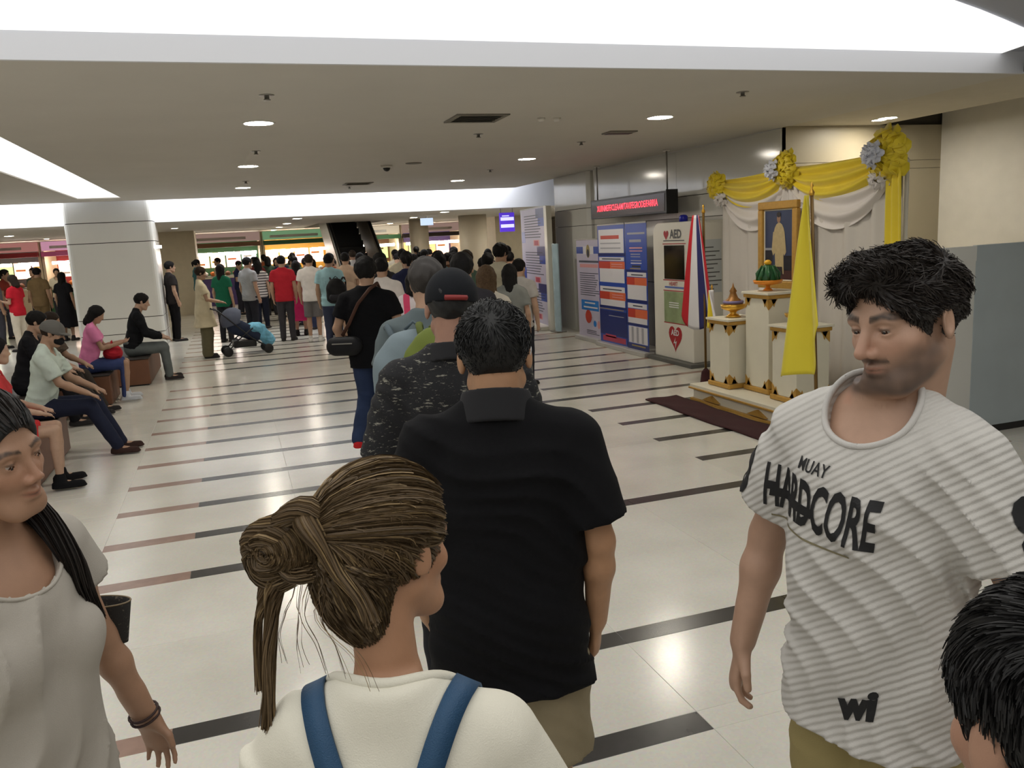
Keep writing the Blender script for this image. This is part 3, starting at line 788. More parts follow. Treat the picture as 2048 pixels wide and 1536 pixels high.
# ---- small lit signs deeper in
sg = empty('hanging_sign', (6.55, 19.6, 1.98), 0, 'violet lit hanging sign with two white text bars', 'sign')
MB().box(-.19, -.03, 0, .19, .03, .46).build('light_box', emat('violet light box', (.1, .04, .62), .9), sg, bevel=.01)
t = MB()
for z in (.1, .27): t.box(-.17, -.034, z, .17, -.03, z + .08)
t.box(-.13, -.034, .37, .05, -.03, .395)
t.build('letters', emat('sign white', (.62, .6, 1), 1.3), sg)
for x in (-.15, .15): MB().tube([(x, 0, .46), (x, 0, .57)], .008, 6).build('hanger', m_metal, sg)
sg = empty('hanging_sign', (5.42, 23.4, 2.3), 0, 'small pale blue lit sign hanging under the far ceiling', 'sign')
MB().box(-.18, -.03, 0, .18, .03, .2).build('light_box', emat('pale light box', (.6, .75, 1), 1.1), sg, bevel=.01)
MB().tube([(0, 0, .2), (0, 0, .25)], .01, 6).build('hanger', m_metal, sg)

# ---- benches at the left
m_bb = mat('brown bench wood', rgb(112, 74, 52), .5, var=.12, scale=5)
m_bt = mat('dark bench top', rgb(46, 40, 36), .5)
def bench(x0, y0, x1, y1, lab):
    o = empty('bench', ((x0 + x1) / 2, (y0 + y1) / 2, 0), 0, lab, 'bench', 'brown block benches')
    w, d = (x1 - x0) / 2, (y1 - y0) / 2
    MB().box(-w, -d, .02, w, d, .385).build('body', m_bb, o, bevel=.008)
    MB().box(-w - .01, -d - .01, .385, w + .01, d + .01, .405).build('seat', m_bt, o, bevel=.006)
    MB().box(-w + .03, -d + .03, 0, w - .03, d - .03, .02).build('plinth', m_black, o)
bench(-2.15, 7.0, -1.68, 8.95, 'brown block bench nearest the viewer at the left')
bench(-2.35, 11.45, -1.6, 12.25, 'middle brown block bench under the person in pink')
bench(-2.75, 9.75, -2.0, 11.4, 'brown block bench under the person in black beside the mint shirt')
bench(-1.95, 12.95, -1.27, 14.9, 'farthest brown block bench by the white column')
bench(-3.12, 9.1, -2.72, 9.72, 'brown block bench behind the others at the far left')

# ---- far food stalls and escalator
m_st = [mat('stall red', rgb(150, 40, 44), .5), mat('stall green', rgb(46, 92, 54), .6), mat('stall yellow', rgb(206, 160, 60), .5), mat('stall wood', rgb(120, 84, 56), .5),
        mat('stall violet', rgb(86, 70, 130), .5), mat('stall pink', rgb(190, 84, 136), .5), mat('stall cream', rgb(206, 190, 160), .5), mat('stall dark', rgb(46, 36, 34), .5)]
e_menu = [emat('menu light warm', (1, .62, .42), 2.6), emat('menu light pink', (1, .62, .66), 2.0), emat('menu light amber', (1, .5, .16), 2.0), emat('menu light white', (1, .95, .9), 3.6), emat('menu light lime', (.6, .8, .3), 1.4)]
m_heat = emat('food lamp tube', (1, .93, .84), 34)
m_good = [mat('goods orange', rgb(214, 116, 40), .5), mat('goods yellow', rgb(224, 186, 60), .5), mat('goods brown', rgb(110, 66, 40), .5), mat('goods white', rgb(214, 210, 204), .5)]
rs = random.Random(11)
STALLS = [(-9.6, 'wood', 'stall with violet sign at the far left edge'), (-7.1, 'red', 'stall with a red banner at far left'), (-4.6, 'pink', 'stall with a pink end panel left of the column'), (-.1, 'dark', 'stall with a dark menu board right of the column'),
          (2.4, 'green', 'stall under the long green canopy'), (4.9, 'cream', 'stall with lime menu behind the escalator'), (7.4, 'dark', 'stall with pink lights between far columns'), (9.9, 'wood', 'stall with amber lights at far right')]
names = [m.name for m in m_st]
for k, (x, c, lab) in enumerate(STALLS):
    o = empty('food_stall', (x, 31, 0), 0, 'brightly lit food ' + lab, 'food stall', 'food stalls behind the crowd')
    mm = m_st[names.index('stall ' + c)]
    W2 = 1.2
    MB().box(-W2, 0, 0, W2, .6, .95).build('counter', m_st[(k * 3 + 3) % 8], o)
    MB().box(-W2, -.03, .95, W2, .63, 1.0).build('counter_top', m_ivory, o)
    MB().box(-W2, 2.0, 0, W2, 2.06, 2.5).build('back_wall', m_st[(k + 6) % 8], o)
    for s in (-1, 1): MB().box(s * W2 - .04, 0, 0, s * W2 + .04, 2.0, 2.5).build('side_wall', m_st[6], o)
    MB().box(-W2, -.05, 2.2, W2, .1, 2.5).build('sign_board', emat('backlit sign ' + c, [(.40, .17, .15), (.16, .30, .16), (.62, .45, .2), (.45, .33, .22), (.26, .2, .42), (.6, .3, .42), (.62, .52, .38), (.3, .2, .17)][names.index('stall ' + c)], .8), o)
    MB().box(-W2 * .8, -.06, 2.27, W2 * .6, -.05, 2.36).build('sign_letters', m_good[3], o)
    MB().box(-W2, -.25, 2.02, W2, .05, 2.17).build('canopy', m_st[[4, 0, 5, 3, 1, 1, 7, 2][k]], o)
    n = 4
    for j in range(n):
        xa = -W2 + .08 + j * (2 * W2 - .16) / n
        MB().box(xa, 1.93, 1.3, xa + (2 * W2 - .16) / n - .05, 2.0, 1.3 + .55).build('menu_panel', e_menu[rs.randrange(5)], o)
        MB().box(xa + .05, 1.925, 1.4 + .08 * j, xa + .35, 1.93, 1.46 + .08 * j).build('menu_picture', m_good[rs.randrange(4)], o)
    for j in range(3):
        xa = -W2 + .2 + j * .75
        MB().tube([(xa, .3, 1.8), (xa + .55, .3, 1.8)], .05, 8).build('lamp_tube', m_heat, o)
    MB().box(-W2 + .1, .1, 1.0, W2 - .1, .5, 1.04).build('tray_shelf', m_metal, o)
    MB().box(-W2 + .06, .02, 1.0, W2 - .06, .03, 1.35).build('glass_front', mat('stall glass', rgb(180, 190, 190), .05), o) if False else None
    for j in range(9):
        xa = -W2 + .2 + j * .25
        MB().lathe([(0, 0), (.07, 0), (.1, .06 + .03 * (j % 3)), (.05, .14), (0, .16)], (xa, .3, 1.04), 9).build('dish', m_good[rs.randrange(4)], o)

es = empty('escalator', (3.65, 23.0, 0), 0, 'dark escalator rising away from the crowd into the ceiling', 'escalator')
m_esc = mat('escalator side', rgb(150, 142, 128), .4)
m_step = mat('escalator step', rgb(22, 22, 22), .5)
th = math.tan(math.radians(30))
for s in (-1, 1):
    P = [(-.6, 0), (1.2, 0), (7.2, 6 * th * .98), (7.2, 6 * th * .98 + 1.2), (1.0, 1.15), (-.3, .95)]
    MB().prism(P, s * .5 - .07 + (.12 if s > 0 else -.12), s * .5 + .07 + (.12 if s > 0 else -.12), axis=0).build('balustrade', m_esc, es)
    MB().tube([(s * .62, -.5, .6), (s * .62, -.35, 1.02), (s * .62, 1.0, 1.2), (s * .62, 7.2, 6 * th + 1.24)], .045, 8).build('handrail', m_black, es)
for k in range(17):
    MB().box(-.48, .9 + .35 * k, max(0, .2 * k - .25), .48, .9 + .35 * k + .36, .2 * k + .2).build('step', m_step, es)
MB().box(-.5, -.6, 0, .5, .9, .03).build('landing', m_metal, es)
for x, y, r, lab in ((5.75, 26, .3, 'round beige column right of the escalator'), (7.0, 24.2, .42, 'broad beige column farther right behind the crowd')):
    o = empty('round_column', (x, y, 0), 0, lab, 'column')
    MB().lathe([(0, 0), (r, 0), (r, 2.55), (0, 2.55)], n=28).build('shaft', mat('column beige', rgb(206, 194, 172), .5), o)
    MB().lathe([(r, 0), (r + .02, 0), (r + .02, .15), (r, .15)], n=28).build('base_ring', m_metal, o)
for i_, (x0, x1, y0) in enumerate(((-2.3, -.95, 27.5), (8.6, 10.5, 27.0))):
    struct(MB().box(x0, y0, 0, x1, y0 + 1.6, 2.55).build('wall_front.%03d' % (i_ + 2), m_tan))
# =================================================================== bodies: implicit surfaces meshed on a grid
def nrm(v):
    v = np.asarray(v, float); return v / (np.linalg.norm(v) + 1e-9)
def V3(*a): return np.array(a, float)

class Prim:
    """distance function d(x, y, z) with a bounding ball (c, r)"""
    def __init__(s, d, c, r): s.d = d; s.c = np.asarray(c, float); s.r = r

def cone(a, b, ra, rb, flat=None):
    """round cone from a to b; flat = (direction, factor > 1) squashes it along that direction"""
    a = np.asarray(a, float); b = np.asarray(b, float); ba = b - a; l2 = float(ba @ ba) + 1e-12
    if flat is not None:
        n = nrm(flat[0]); k2 = flat[1] ** 2 - 1
    def d(x, y, z):
        px, py, pz = x - a[0], y - a[1], z - a[2]
        t = np.clip((px * ba[0] + py * ba[1] + pz * ba[2]) / l2, 0, 1)
        qx, qy, qz = px - t * ba[0], py - t * ba[1], pz - t * ba[2]
        q2 = qx * qx + qy * qy + qz * qz
        if flat is not None:
            qn = qx * n[0] + qy * n[1] + qz * n[2]
            q2 = q2 + qn * qn * k2
        r = ra + (rb - ra) * t
        q = np.sqrt(q2)
        return (q - r) / (1 if flat is None else (1 + 0.5 * (flat[1] - 1)))
    return Prim(d, (a + b) / 2, math.sqrt(l2) / 2 + max(ra, rb))

def ell(c, rad, R=None):
    c = np.asarray(c, float); rad = np.asarray(rad, float)
    def d(x, y, z):
        px, py, pz = x - c[0], y - c[1], z - c[2]
        if R is not None:
            px, py, pz = (px * R[0, i] + py * R[1, i] + pz * R[2, i] for i in range(3))
        k0 = np.sqrt((px / rad[0]) ** 2 + (py / rad[1]) ** 2 + (pz / rad[2]) ** 2)
        k1 = np.sqrt((px / rad[0] ** 2) ** 2 + (py / rad[1] ** 2) ** 2 + (pz / rad[2] ** 2) ** 2) + 1e-6
        return k0 * (k0 - 1) / k1
    return Prim(d, c, float(max(rad)))

def loft(o, R, prof, ofs=0.0, n=2.4):
    """torso: cross sections (z, half width, half depth, y offset) along the local z of frame (o, R)"""
    o = np.asarray(o, float); P = np.array(prof, float)
    zz = np.linspace(P[0, 0], P[-1, 0], 80)
    # smooth interpolation
    T = []
    for c in (1, 2, 3):
        y = np.interp(zz, P[:, 0], P[:, c])
        k = np.array([1, 2, 3, 2, 1.]) / 9
        for _ in range(3):
            yp = np.pad(y, 2, mode='edge'); y = np.convolve(yp, k, 'valid')
        T.append(y)
    z0, z1 = P[0, 0], P[-1, 0]
    def d(x, y, z):
        px, py, pz = x - o[0], y - o[1], z - o[2]
        lx, ly, lz = (px * R[0, i] + py * R[1, i] + pz * R[2, i] for i in range(3))
        a = np.interp(lz, zz, T[0]) + ofs; b = np.interp(lz, zz, T[1]) + ofs; c = np.interp(lz, zz, T[2])
        q = ((np.abs(lx) / a) ** n + (np.abs(ly - c) / b) ** n) ** (1 / n)
        dd = (q - 1) * np.minimum(a, b)
        return np.maximum(dd, np.maximum(lz - z1, z0 - lz))
    cen = o + R @ np.array([0, 0, (z0 + z1) / 2])
    return Prim(d, cen, (z1 - z0) / 2 + P[:, 1].max() + .03)

def half(p, n):
    """half space: negative behind the plane"""
    p = np.asarray(p, float); n = nrm(n)
    return Prim(lambda x, y, z: (x - p[0]) * n[0] + (y - p[1]) * n[1] + (z - p[2]) * n[2], p, 9)

class Field:
    def __init__(s, lo, hi, res, fine=()):
        """grid over a box; fine = boxes ((lo), (hi), res) where the spacing is closer"""
        s.ax = []
        for i in range(3):
            xs = [lo[i]]
            while xs[-1] < hi[i]:
                st = res
                for f in fine:
                    if f[0][i] <= xs[-1] <= f[1][i]: st = min(st, f[2])
                xs.append(xs[-1] + st)
            s.ax.append(np.array(xs))
        s.F = np.full([len(a) for a in s.ax], 1.0, np.float32)
    def sl(s, c, r):
        q = []
        for i in range(3):
            a = np.searchsorted(s.ax[i], c[i] - r); b = np.searchsorted(s.ax[i], c[i] + r)
            q.append(slice(max(0, a - 1), min(len(s.ax[i]), b + 1)))
        return tuple(q)
    def g(s, q):
        return (s.ax[0][q[0]][:, None, None].astype(np.float32), s.ax[1][q[1]][None, :, None].astype(np.float32), s.ax[2][q[2]][None, None, :].astype(np.float32))
    def add(s, p, k=0.0):
        q = s.sl(p.c, p.r + .035 + k)
        if any(i.stop <= i.start for i in q): return s
        d = p.d(*s.g(q)).astype(np.float32); F = s.F[q]
        if k:
            h = np.clip(.5 + .5 * (F - d) / k, 0, 1)
            s.F[q] = F + (d - F) * h - k * h * (1 - h)
        else:
            s.F[q] = np.minimum(F, d)
        return s
    def cut(s, p, k=0.0):
        q = s.sl(p.c, p.r + .02 + k)
        if any(i.stop <= i.start for i in q): return s
        d = -p.d(*s.g(q)).astype(np.float32); F = s.F[q]
        if k:
            h = np.clip(.5 - .5 * (F - d) / k, 0, 1)
            s.F[q] = F + (d - F) * h + k * h * (1 - h)
        else:
            s.F[q] = np.maximum(F, d)
        return s
    def keep(s, p):
        q = (slice(None),) * 3
        s.F = np.maximum(s.F, p.d(*s.g(q)).astype(np.float32)); return s
    def warp(s, fn):
        """push the surface out by fn(x, y, z)"""
        q = (slice(None),) * 3
        near = np.abs(s.F) < .06
        if not near.any(): return s
        I = np.nonzero(near)
        x, y, z = s.ax[0][I[0]], s.ax[1][I[1]], s.ax[2][I[2]]
        s.F[near] -= fn(x, y, z).astype(np.float32); return s
    def mesh(s, smooth=1):
        F = s.F; neg = F < 0
        n = F.shape
        c = [neg[i:n[0] - 1 + i, j:n[1] - 1 + j, k:n[2] - 1 + k] for i in (0, 1) for j in (0, 1) for k in (0, 1)]
        cnt = sum(q.astype(np.int8) for q in c)
        act = (cnt > 0) & (cnt < 8)
        I = np.nonzero(act)
        m = len(I[0])
        if m == 0: return np.zeros((0, 3)), np.zeros((0, 4), int)
        idx = np.full(act.shape, -1, np.int64); idx[I] = np.arange(m)
        acc = np.zeros((m, 3)); num = np.zeros(m)
        X = [s.ax[0], s.ax[1], s.ax[2]]
        C = [(i, j, k) for i in (0, 1) for j in (0, 1) for k in (0, 1)]
        fv = {q: F[I[0] + q[0], I[1] + q[1], I[2] + q[2]] for q in C}
        for a in C:
            for ax in range(3):
                if a[ax] == 0:
                    b = list(a); b[ax] = 1; b = tuple(b)
                    fa, fb = fv[a], fv[b]
                    e = (fa < 0) != (fb < 0)
                    t = np.where(e, fa / np.where(e, fa - fb, 1), 0)
                    p = np.stack([X[i][I[i] + a[i]] for i in range(3)], 1).astype(float)
                    p[:, ax] += t * (X[ax][I[ax] + 1] - X[ax][I[ax]])
                    acc += np.where(e[:, None], p, 0); num += e
        Vv = acc / num[:, None]
        Q = []
        for ax in range(3):
            u, w = [(1, 2), (2, 0), (0, 1)][ax]
            A = [slice(None)] * 3; B = [slice(None)] * 3
            A[ax] = slice(0, n[ax] - 1); B[ax] = slice(1, n[ax])
            for i in (u, w): A[i] = slice(1, n[i] - 1); B[i] = slice(1, n[i] - 1)
            na, nb = neg[tuple(A)], neg[tuple(B)]
            E = np.nonzero(na != nb)
            if len(E[0]) == 0: continue
            base = [E[0].copy(), E[1].copy(), E[2].copy()]
            base[u] += 1; base[w] += 1
            def at(du, dw):
                q = [base[0], base[1], base[2]]
                q[u] = q[u] - du; q[w] = q[w] - dw
                return idx[q[0], q[1], q[2]]
            quad = np.stack([at(1, 1), at(0, 1), at(0, 0), at(1, 0)], 1)
            fl = nb[E]
            quad[fl] = quad[fl][:, ::-1]
            Q.append(quad)
        Q = np.concatenate(Q)
        for _ in range(smooth):
            S_ = np.zeros_like(Vv); N_ = np.zeros(len(Vv))
            for a, b in ((0, 1), (1, 2), (2, 3), (3, 0)):
                np.add.at(S_, Q[:, a], Vv[Q[:, b]]); np.add.at(N_, Q[:, a], 1)
                np.add.at(S_, Q[:, b], Vv[Q[:, a]]); np.add.at(N_, Q[:, b], 1)
            Vv = .5 * Vv + .5 * S_ / np.maximum(N_, 1)[:, None]
        return Vv, Q

def fold_noise(amp, f=34.0, seed=0, dirn=(.3, .2, 1.0), cross=2.5):
    """soft cloth creases: warped ridges running across dirn, stronger in patches"""
    rr = np.random.RandomState(seed); ph = rr.rand(8) * 6.28
    dn = nrm(dirn)
    def fn(x, y, z):
        w = .03 * np.sin(11 * x + ph[0] + 2 * np.sin(7 * z + ph[1])) + .025 * np.sin(13 * y + 9 * z + ph[2])
        t = x * dn[0] + y * dn[1] + z * dn[2] + w
        a = np.sin(f * 2 * t + ph[3]); b = np.sin(f * 1.25 * t + cross * 3 * x + ph[4]); c = np.sin(31 * x + 27 * z + 2 * np.sin(17 * y + ph[6]) + ph[5])
        m = np.clip(.5 + .8 * np.sin(9 * x + 7 * z + ph[7]) * np.sin(8 * y - 6 * z + ph[6]), 0, 1)
        return amp * (.9 * (1 - np.abs(a)) ** 1.5 * m * 1.5 - .3 + .45 * b * (1 - .5 * m) + .25 * c)
    return fn

def nz(f, seed):
    """cheap smooth 3-d noise in [-1, 1]"""
    rr = np.random.RandomState(seed); D = rr.randn(7, 3); D /= np.linalg.norm(D, axis=1)[:, None]; ph = rr.rand(7) * 6.28; fr = f * (.6 + .9 * rr.rand(7))
    def fn(x, y, z):
        s = 0
        for d, p, q in zip(D, ph, fr): s = s + np.sin(q * (x * d[0] + y * d[1] + z * d[2]) + p)
        return s / 3.5
    return fn

def mesh_obj(name, V, Q, mats, parent=None, col=None, smooth=True):
    me = bpy.data.meshes.new(name)
    Q = np.asarray(Q); k = Q.shape[1]
    me.vertices.add(len(V)); me.vertices.foreach_set('co', np.asarray(V, np.float32).ravel())
    me.loops.add(Q.size); me.loops.foreach_set('vertex_index', Q.astype(np.int32).ravel())
    me.polygons.add(len(Q)); me.polygons.foreach_set('loop_start', np.arange(0, Q.size, k, dtype=np.int32))
    try: me.polygons.foreach_set('loop_total', np.full(len(Q), k, np.int32))
    except Exception: pass
    me.update(calc_edges=True)
    me.polygons.foreach_set('use_smooth', np.full(len(Q), smooth))
    if col is not None:
        a = me.color_attributes.new('Col', 'FLOAT_COLOR', 'POINT')
        c4 = np.ones((len(V), 4), np.float32); c4[:, :3] = col
        a.data.foreach_set('color', c4.ravel())
    for q in (mats if isinstance(mats, (list, tuple)) else [mats]): me.materials.append(q)
    o = bpy.data.objects.new(name, me)
    COL.objects.link(o)
    if parent is not None: o.parent = parent
    return o

def rot(axis, deg):
    a = math.radians(deg); c, s = math.cos(a), math.sin(a)
    return {'x': np.array([[1, 0, 0], [0, c, -s], [0, s, c]]), 'y': np.array([[c, 0, s], [0, 1, 0], [-s, 0, c]]), 'z': np.array([[c, -s, 0], [s, c, 0], [0, 0, 1]])}[axis]

class Fr:
    """a frame: local points into the body's space"""
    def __init__(s, o, R=np.eye(3), k=1.0): s.o = np.asarray(o, float); s.R = R; s.k = k
    def __call__(s, *p): return s.o + s.R @ (np.array(p, float) * s.k)
    def v(s, *p): return s.R @ np.array(p, float)
    def inv(s, P): return ((np.asarray(P) - s.o) @ s.R) / s.k

class Sk:
    """skeleton of a person facing +y, right hand on +x; every joint can be moved"""
    def __init__(s, h=1.75, sex='m', lean=0.0, twist=0, head=(0, 0, 0), arms=None, legs=None, seat=None, w=1.0, hk=1.0, hoff=(0, 0), eye=.0034):
        k = h / 1.75; s.k = k; s.eye = eye; s.hoff = hoff; s.h = h; s.sex = sex; s.w = w
        hz = (seat if seat is not None else .91 * k)
        s.pel = V3(0, 0, hz)
        s.T = Fr(s.pel, rot('x', -lean) @ rot('z', twist), k)
        sw = (.178 if sex == 'm' else .158) * w
        s.sho = {1: s.T(sw, -.012, .505), -1: s.T(-sw, -.012, .505)}
        s.neck = s.T(0, -.02, .575)
        s.H = Fr(s.T(hoff[2] if len(hoff) > 2 else 0, .018 + hoff[0], .735 + hoff[1]), rot('x', -lean * .5) @ rot('z', head[0]) @ rot('x', head[1]) @ rot('y', head[2]), k * (1.0 if sex == 'm' else .96) * hk)
        s.hip = {1: V3(.085 * k * w, 0, hz - .0), -1: V3(-.085 * k * w, 0, hz)}
        s.elb = {}; s.wri = {}; s.hd = {}; s.pn = {}
        arms = arms or {}
        for sd in (1, -1):
            a = arms.get(sd) or {}
            ud = nrm(a.get('u', (sd * .16, -.05, -1)))
            fd = nrm(a.get('f', (sd * .04, .16, -1)))
            ra = .285 * k; rf = .25 * k
            s.elb[sd] = s.sho[sd] + V3(*ud) * ra
            s.wri[sd] = s.elb[sd] + V3(*fd) * rf
            s.hd[sd] = nrm(a.get('h', fd)); s.pn[sd] = nrm(a.get('p', (-sd, .25, 0)))
        s.kne = {}; s.ank = {}; s.toe = {}
        legs = legs or {}
        for sd in (1, -1):
            a = legs.get(sd) or {}
            s.kne[sd] = V3(*a['k']) if 'k' in a else V3(sd * .095 * k * w, .01, .49 * k)
            s.ank[sd] = V3(*a['a']) if 'a' in a else V3(sd * .1 * k * w, -.02, .085 * k)
            s.toe[sd] = nrm(a.get('t', (sd * .18, 1, 0)))

MALE = [(-.10, .10, .085, 0), (-.03, .158, .108, -.008), (.05, .162, .112, -.01), (.16, .148, .1, .0), (.28, .155, .108, .002), (.38, .17, .118, .0), (.45, .172, .112, -.008), (.50, .158, .094, -.014), (.54, .115, .074, -.02), (.575, .07, .06, -.022), (.62, .056, .056, -.02)]
FEM = [(-.10, .10, .085, 0), (-.03, .166, .11, -.01), (.05, .16, .106, -.01), (.17, .126, .086, .0), (.28, .136, .094, .002), (.38, .146, .104, .0), (.45, .148, .1, -.008), (.50, .138, .084, -.014), (.54, .1, .066, -.02), (.575, .058, .05, -.022), (.62, .047, .048, -.02)]

def prof(s, wk=1.0, belly=0.0):
    P = MALE if s.sex == 'm' else FEM
    k = s.k
    return [(z * k, a * k * s.w * wk, (b + (belly if .02 < z < .3 else 0)) * k, (c + (belly * .6 if .02 < z < .3 else 0)) * k) for z, a, b, c in P]

def add_head(F, s, detail=1):
    H = s.H; k = H.k; fm = 1 if s.sex == 'm' else .9; sm = getattr(s, 'smile', 0.0)
    F.add(ell(H(0, -.012, .036), V3(.076, .098, .086) * k, H.R), .0)
    F.add(ell(H(0, .026, -.04), V3(.059 * fm, .066, .082) * k, H.R), .03 * k)
    F.add(cone(H(-.018, .068, -.1), H(.018, .068, -.1), .021 * k, .021 * k), .026 * k)
    for sd in (1, -1):
        F.add(cone(H(sd * .05 * fm, .0, -.06), H(sd * .025 * fm, .055, -.095), .019 * k * fm, .018 * k * fm), .03 * k)
        F.add(ell(H(sd * .045, .055, -.025), V3(.022, .02, .02) * k, H.R), .025 * k)
    nk = s.T(s.hoff[2] * .6 if len(s.hoff) > 2 else 0, -.03 + s.hoff[0] * .7, .55)
    F.add(cone(H(0, -.03, -.05), nk, .054 * k * (1 if s.sex == 'm' else .86), .061 * s.k * (1 if s.sex == 'm' else .84)), .018 * k)
    if detail:
        F.add(cone(H(-.04, .077, .019), H(.04, .077, .019), .011 * k, .011 * k), .022 * k)
        for sd in (1, -1):
            F.cut(ell(H(sd * .032, .1, .001), V3(.019, .02, .012) * k, H.R), .014 * k)
        for sd in (1, -1): F.add(ell(H(sd * .02, .072, -.03), V3(.02, .021, .026) * k, H.R), .016 * k)
        F.add(cone(H(0, .085, .015), H(0, .1145 if fm == 1 else .108, -.032), .007 * k * fm, .0108 * k * fm ** 2), .011 * k)
        for sd in (1, -1):
            F.add(ell(H(sd * .0125, .099, -.037), V3(.0085, .011, .0085) * k, H.R), .007 * k)
        if detail > 1:
            for sd in (1, -1):
                F.cut(ell(H(sd * .0075, .105, -.046), V3(.0038, .006, .004) * k, H.R), .002)
                # lids with a slit between them
                e = H(sd * .032, .0745, .0)
                eye = ell(e, V3(.0152, .0150, .0145) * k, H.R)
                q = H(sd * .032, .088, -.0005)
                slit = ell(q, V3(.0138, .012, s.eye) * k, H.R)
                F.add(eye, .004 * k)
                F.cut(slit, .002 * k)
            F.add(cone(H(-.021, .084, -.0655 + sm), H(0, .0965, -.0615), .0045 * k, .006 * k), .006 * k)
            F.add(cone(H(.021, .084, -.0655 + sm), H(0, .0965, -.0615), .0045 * k, .006 * k), .006 * k)
            F.add(cone(H(-.016, .085, -.0735), H(.016, .085, -.0735), .0058 * k, .0058 * k), .007 * k)
            F.add(cone(H(-.008, .09, -.074), H(.008, .09, -.074), .0065 * k, .0065 * k), .006 * k)
            F.cut(cone(H(-.027, .090, -.0668 + sm), H(0, .103, -.0672), .0016 * k, .0022 * k), .002 * k)
            F.cut(cone(H(.027, .090, -.0668 + sm), H(0, .103, -.0672), .0016 * k, .0022 * k), .002 * k)
        else:
            F.add(cone(H(-.018, .086, -.068), H(.018, .086, -.068), .008 * k, .008 * k), .01 * k)
    for sd in (1, -1):
        Re = H.R @ rot('z', -sd * 24) @ rot('x', 8)
        F.add(ell(H(sd * .079, -.012, -.006), V3(.0085, .019, .032) * k, Re), .006 * k)
        if detail > 1:
            F.cut(ell(H(sd * .089, -.006, -.006), V3(.007, .0105, .02) * k, Re), .004 * k)

def add_hand(F, s, sd, curl=.45, fine=True):
    w = s.wri[sd]; d = s.hd[sd]; n = s.pn[sd]
    n = nrm(n - d * (n @ d))
    k = s.k * (1 if s.sex == 'm' else .9)
    u = nrm(np.cross(d, n)) * sd          # towards the thumb
    P = lambda a, b, c: w + d * a * k + u * b * k + n * c * k
    F.add(cone(s.elb[sd] * .3 + w * .7, P(.01, 0, 0), .03 * k, .026 * k, (n, 1.25)), .02)
    F.add(cone(P(.015, 0, 0), P(.085, .0, .003), .033 * k, .04 * k, (n, 2.3)), .018)
    fr = [(.028, .085, .078, .0085), (.0095, .09, .085, .009), (-.0095, .087, .079, .0087), (-.027, .08, .062, .0078)]
    for (b, a0, L, r) in fr:
        p0 = P(a0 - .015, b, .004)
        an = curl * .6; p = p0; dirn = nrm(d * math.cos(an * .4) + n * math.sin(an * .4) + u * b * 5.0)
        segs = [(.5, .35), (.3, .9), (.25, .7)]
        rr = r * k
        for (f_, c_) in segs:
            q = p + dirn * L * f_ * k * 1.0
            F.add(cone(p, q, rr, rr * .92), .002)
            p = q; rr *= .92; an += curl * c_
            dirn = nrm(d * math.cos(an) + n * math.sin(an) + u * b * 3.5)
    t0 = P(.025, .024, .008); t1 = P(.06, .05, .02); t2 = P(.088, .054, .03)
    F.add(cone(t0, t1, .0145 * k, .0105 * k), .01); F.add(cone(t1, t2, .0105 * k, .0085 * k), .004)

def add_arm(F, s, sd, ofs=0, k_=.02):
    f = (1 if s.sex == 'm' else .82) * s.k
    F.add(cone(s.sho[sd] + V3(0, 0, -.004), s.sho[sd] * .55 + s.elb[sd] * .45, .056 * f + ofs, .047 * f + ofs), k_)
    F.add(cone(s.sho[sd] * .55 + s.elb[sd] * .45, s.elb[sd], .047 * f + ofs, .039 * f + ofs), k_)
    m = s.elb[sd] * .68 + s.wri[sd] * .32
    F.add(cone(s.elb[sd], m, .038 * f + ofs, .041 * f + ofs), k_)
    F.add(cone(m, s.wri[sd], .041 * f + ofs, .027 * f + ofs), k_)

def add_legs(F, s, ofs=-.004, sides=(1, -1), k_=.012):
    k = s.k * (s.w * .5 + .5)
    for sd in sides:
        F.add(cone(s.hip[sd] + V3(0, 0, -.02), s.kne[sd], .082 * k + ofs, .056 * k + ofs), k_)
        m = s.kne[sd] * .65 + s.ank[sd] * .35
        F.add(cone(s.kne[sd], m, .054 * k + ofs, .055 * k + ofs), k_)
        F.add(cone(m, s.ank[sd], .055 * k + ofs, .036 * k + ofs), k_)

def bbox(s, pad=.12):
    pts = [s.T(0, 0, 0), s.H(0, 0, .13), s.H(0, .13, 0), s.H(0, -.13, 0), s.H(.1, 0, 0), s.H(-.1, 0, 0)]
    for sd in (1, -1):
        pts += [s.sho[sd], s.elb[sd], s.wri[sd] + s.hd[sd] * .2, s.hip[sd], s.kne[sd], s.ank[sd], s.ank[sd] + s.toe[sd] * .2]
    P = np.array(pts)
    lo, hi = P.min(0) - pad, P.max(0) + pad
    lo[2] = min(lo[2], -.01)
    return lo, hi

def skin_field(s, res, detail=1, fine=(), belly=0, legs=True):
    lo, hi = bbox(s)
    if not legs: lo[2] = s.pel[2] - .25
    F = Field(lo, hi, res, fine)
    F.add(loft(s.T.o, s.T.R, prof(s, .96, belly), -.004))
    for sd in (1, -1):
        F.add(cone(s.T(sd * .03, -.03, .58), s.sho[sd] + s.T.v(-sd * .03, -.01, .012), .036 * s.k, .042 * s.k), .03)
        add_arm(F, s, sd); add_hand(F, s, sd, curl=getattr(s, 'curl', {}).get(sd, .45))
    add_head(F, s, detail)
    if legs:
        add_legs(F, s)
        for sd in (1, -1):
            F.add(cone(s.ank[sd] + V3(0, 0, -.035), s.ank[sd] + s.toe[sd] * .16 * s.k + V3(0, 0, -.055), .036, .028), .02)
    return F

def neck_axis(s, vneck=0.0, back=0.0):
    ax = nrm(s.T.v(0, .45, .9))
    return s.T(0, 0.004 + vneck * .5 - back, .552 - vneck * .6), ax

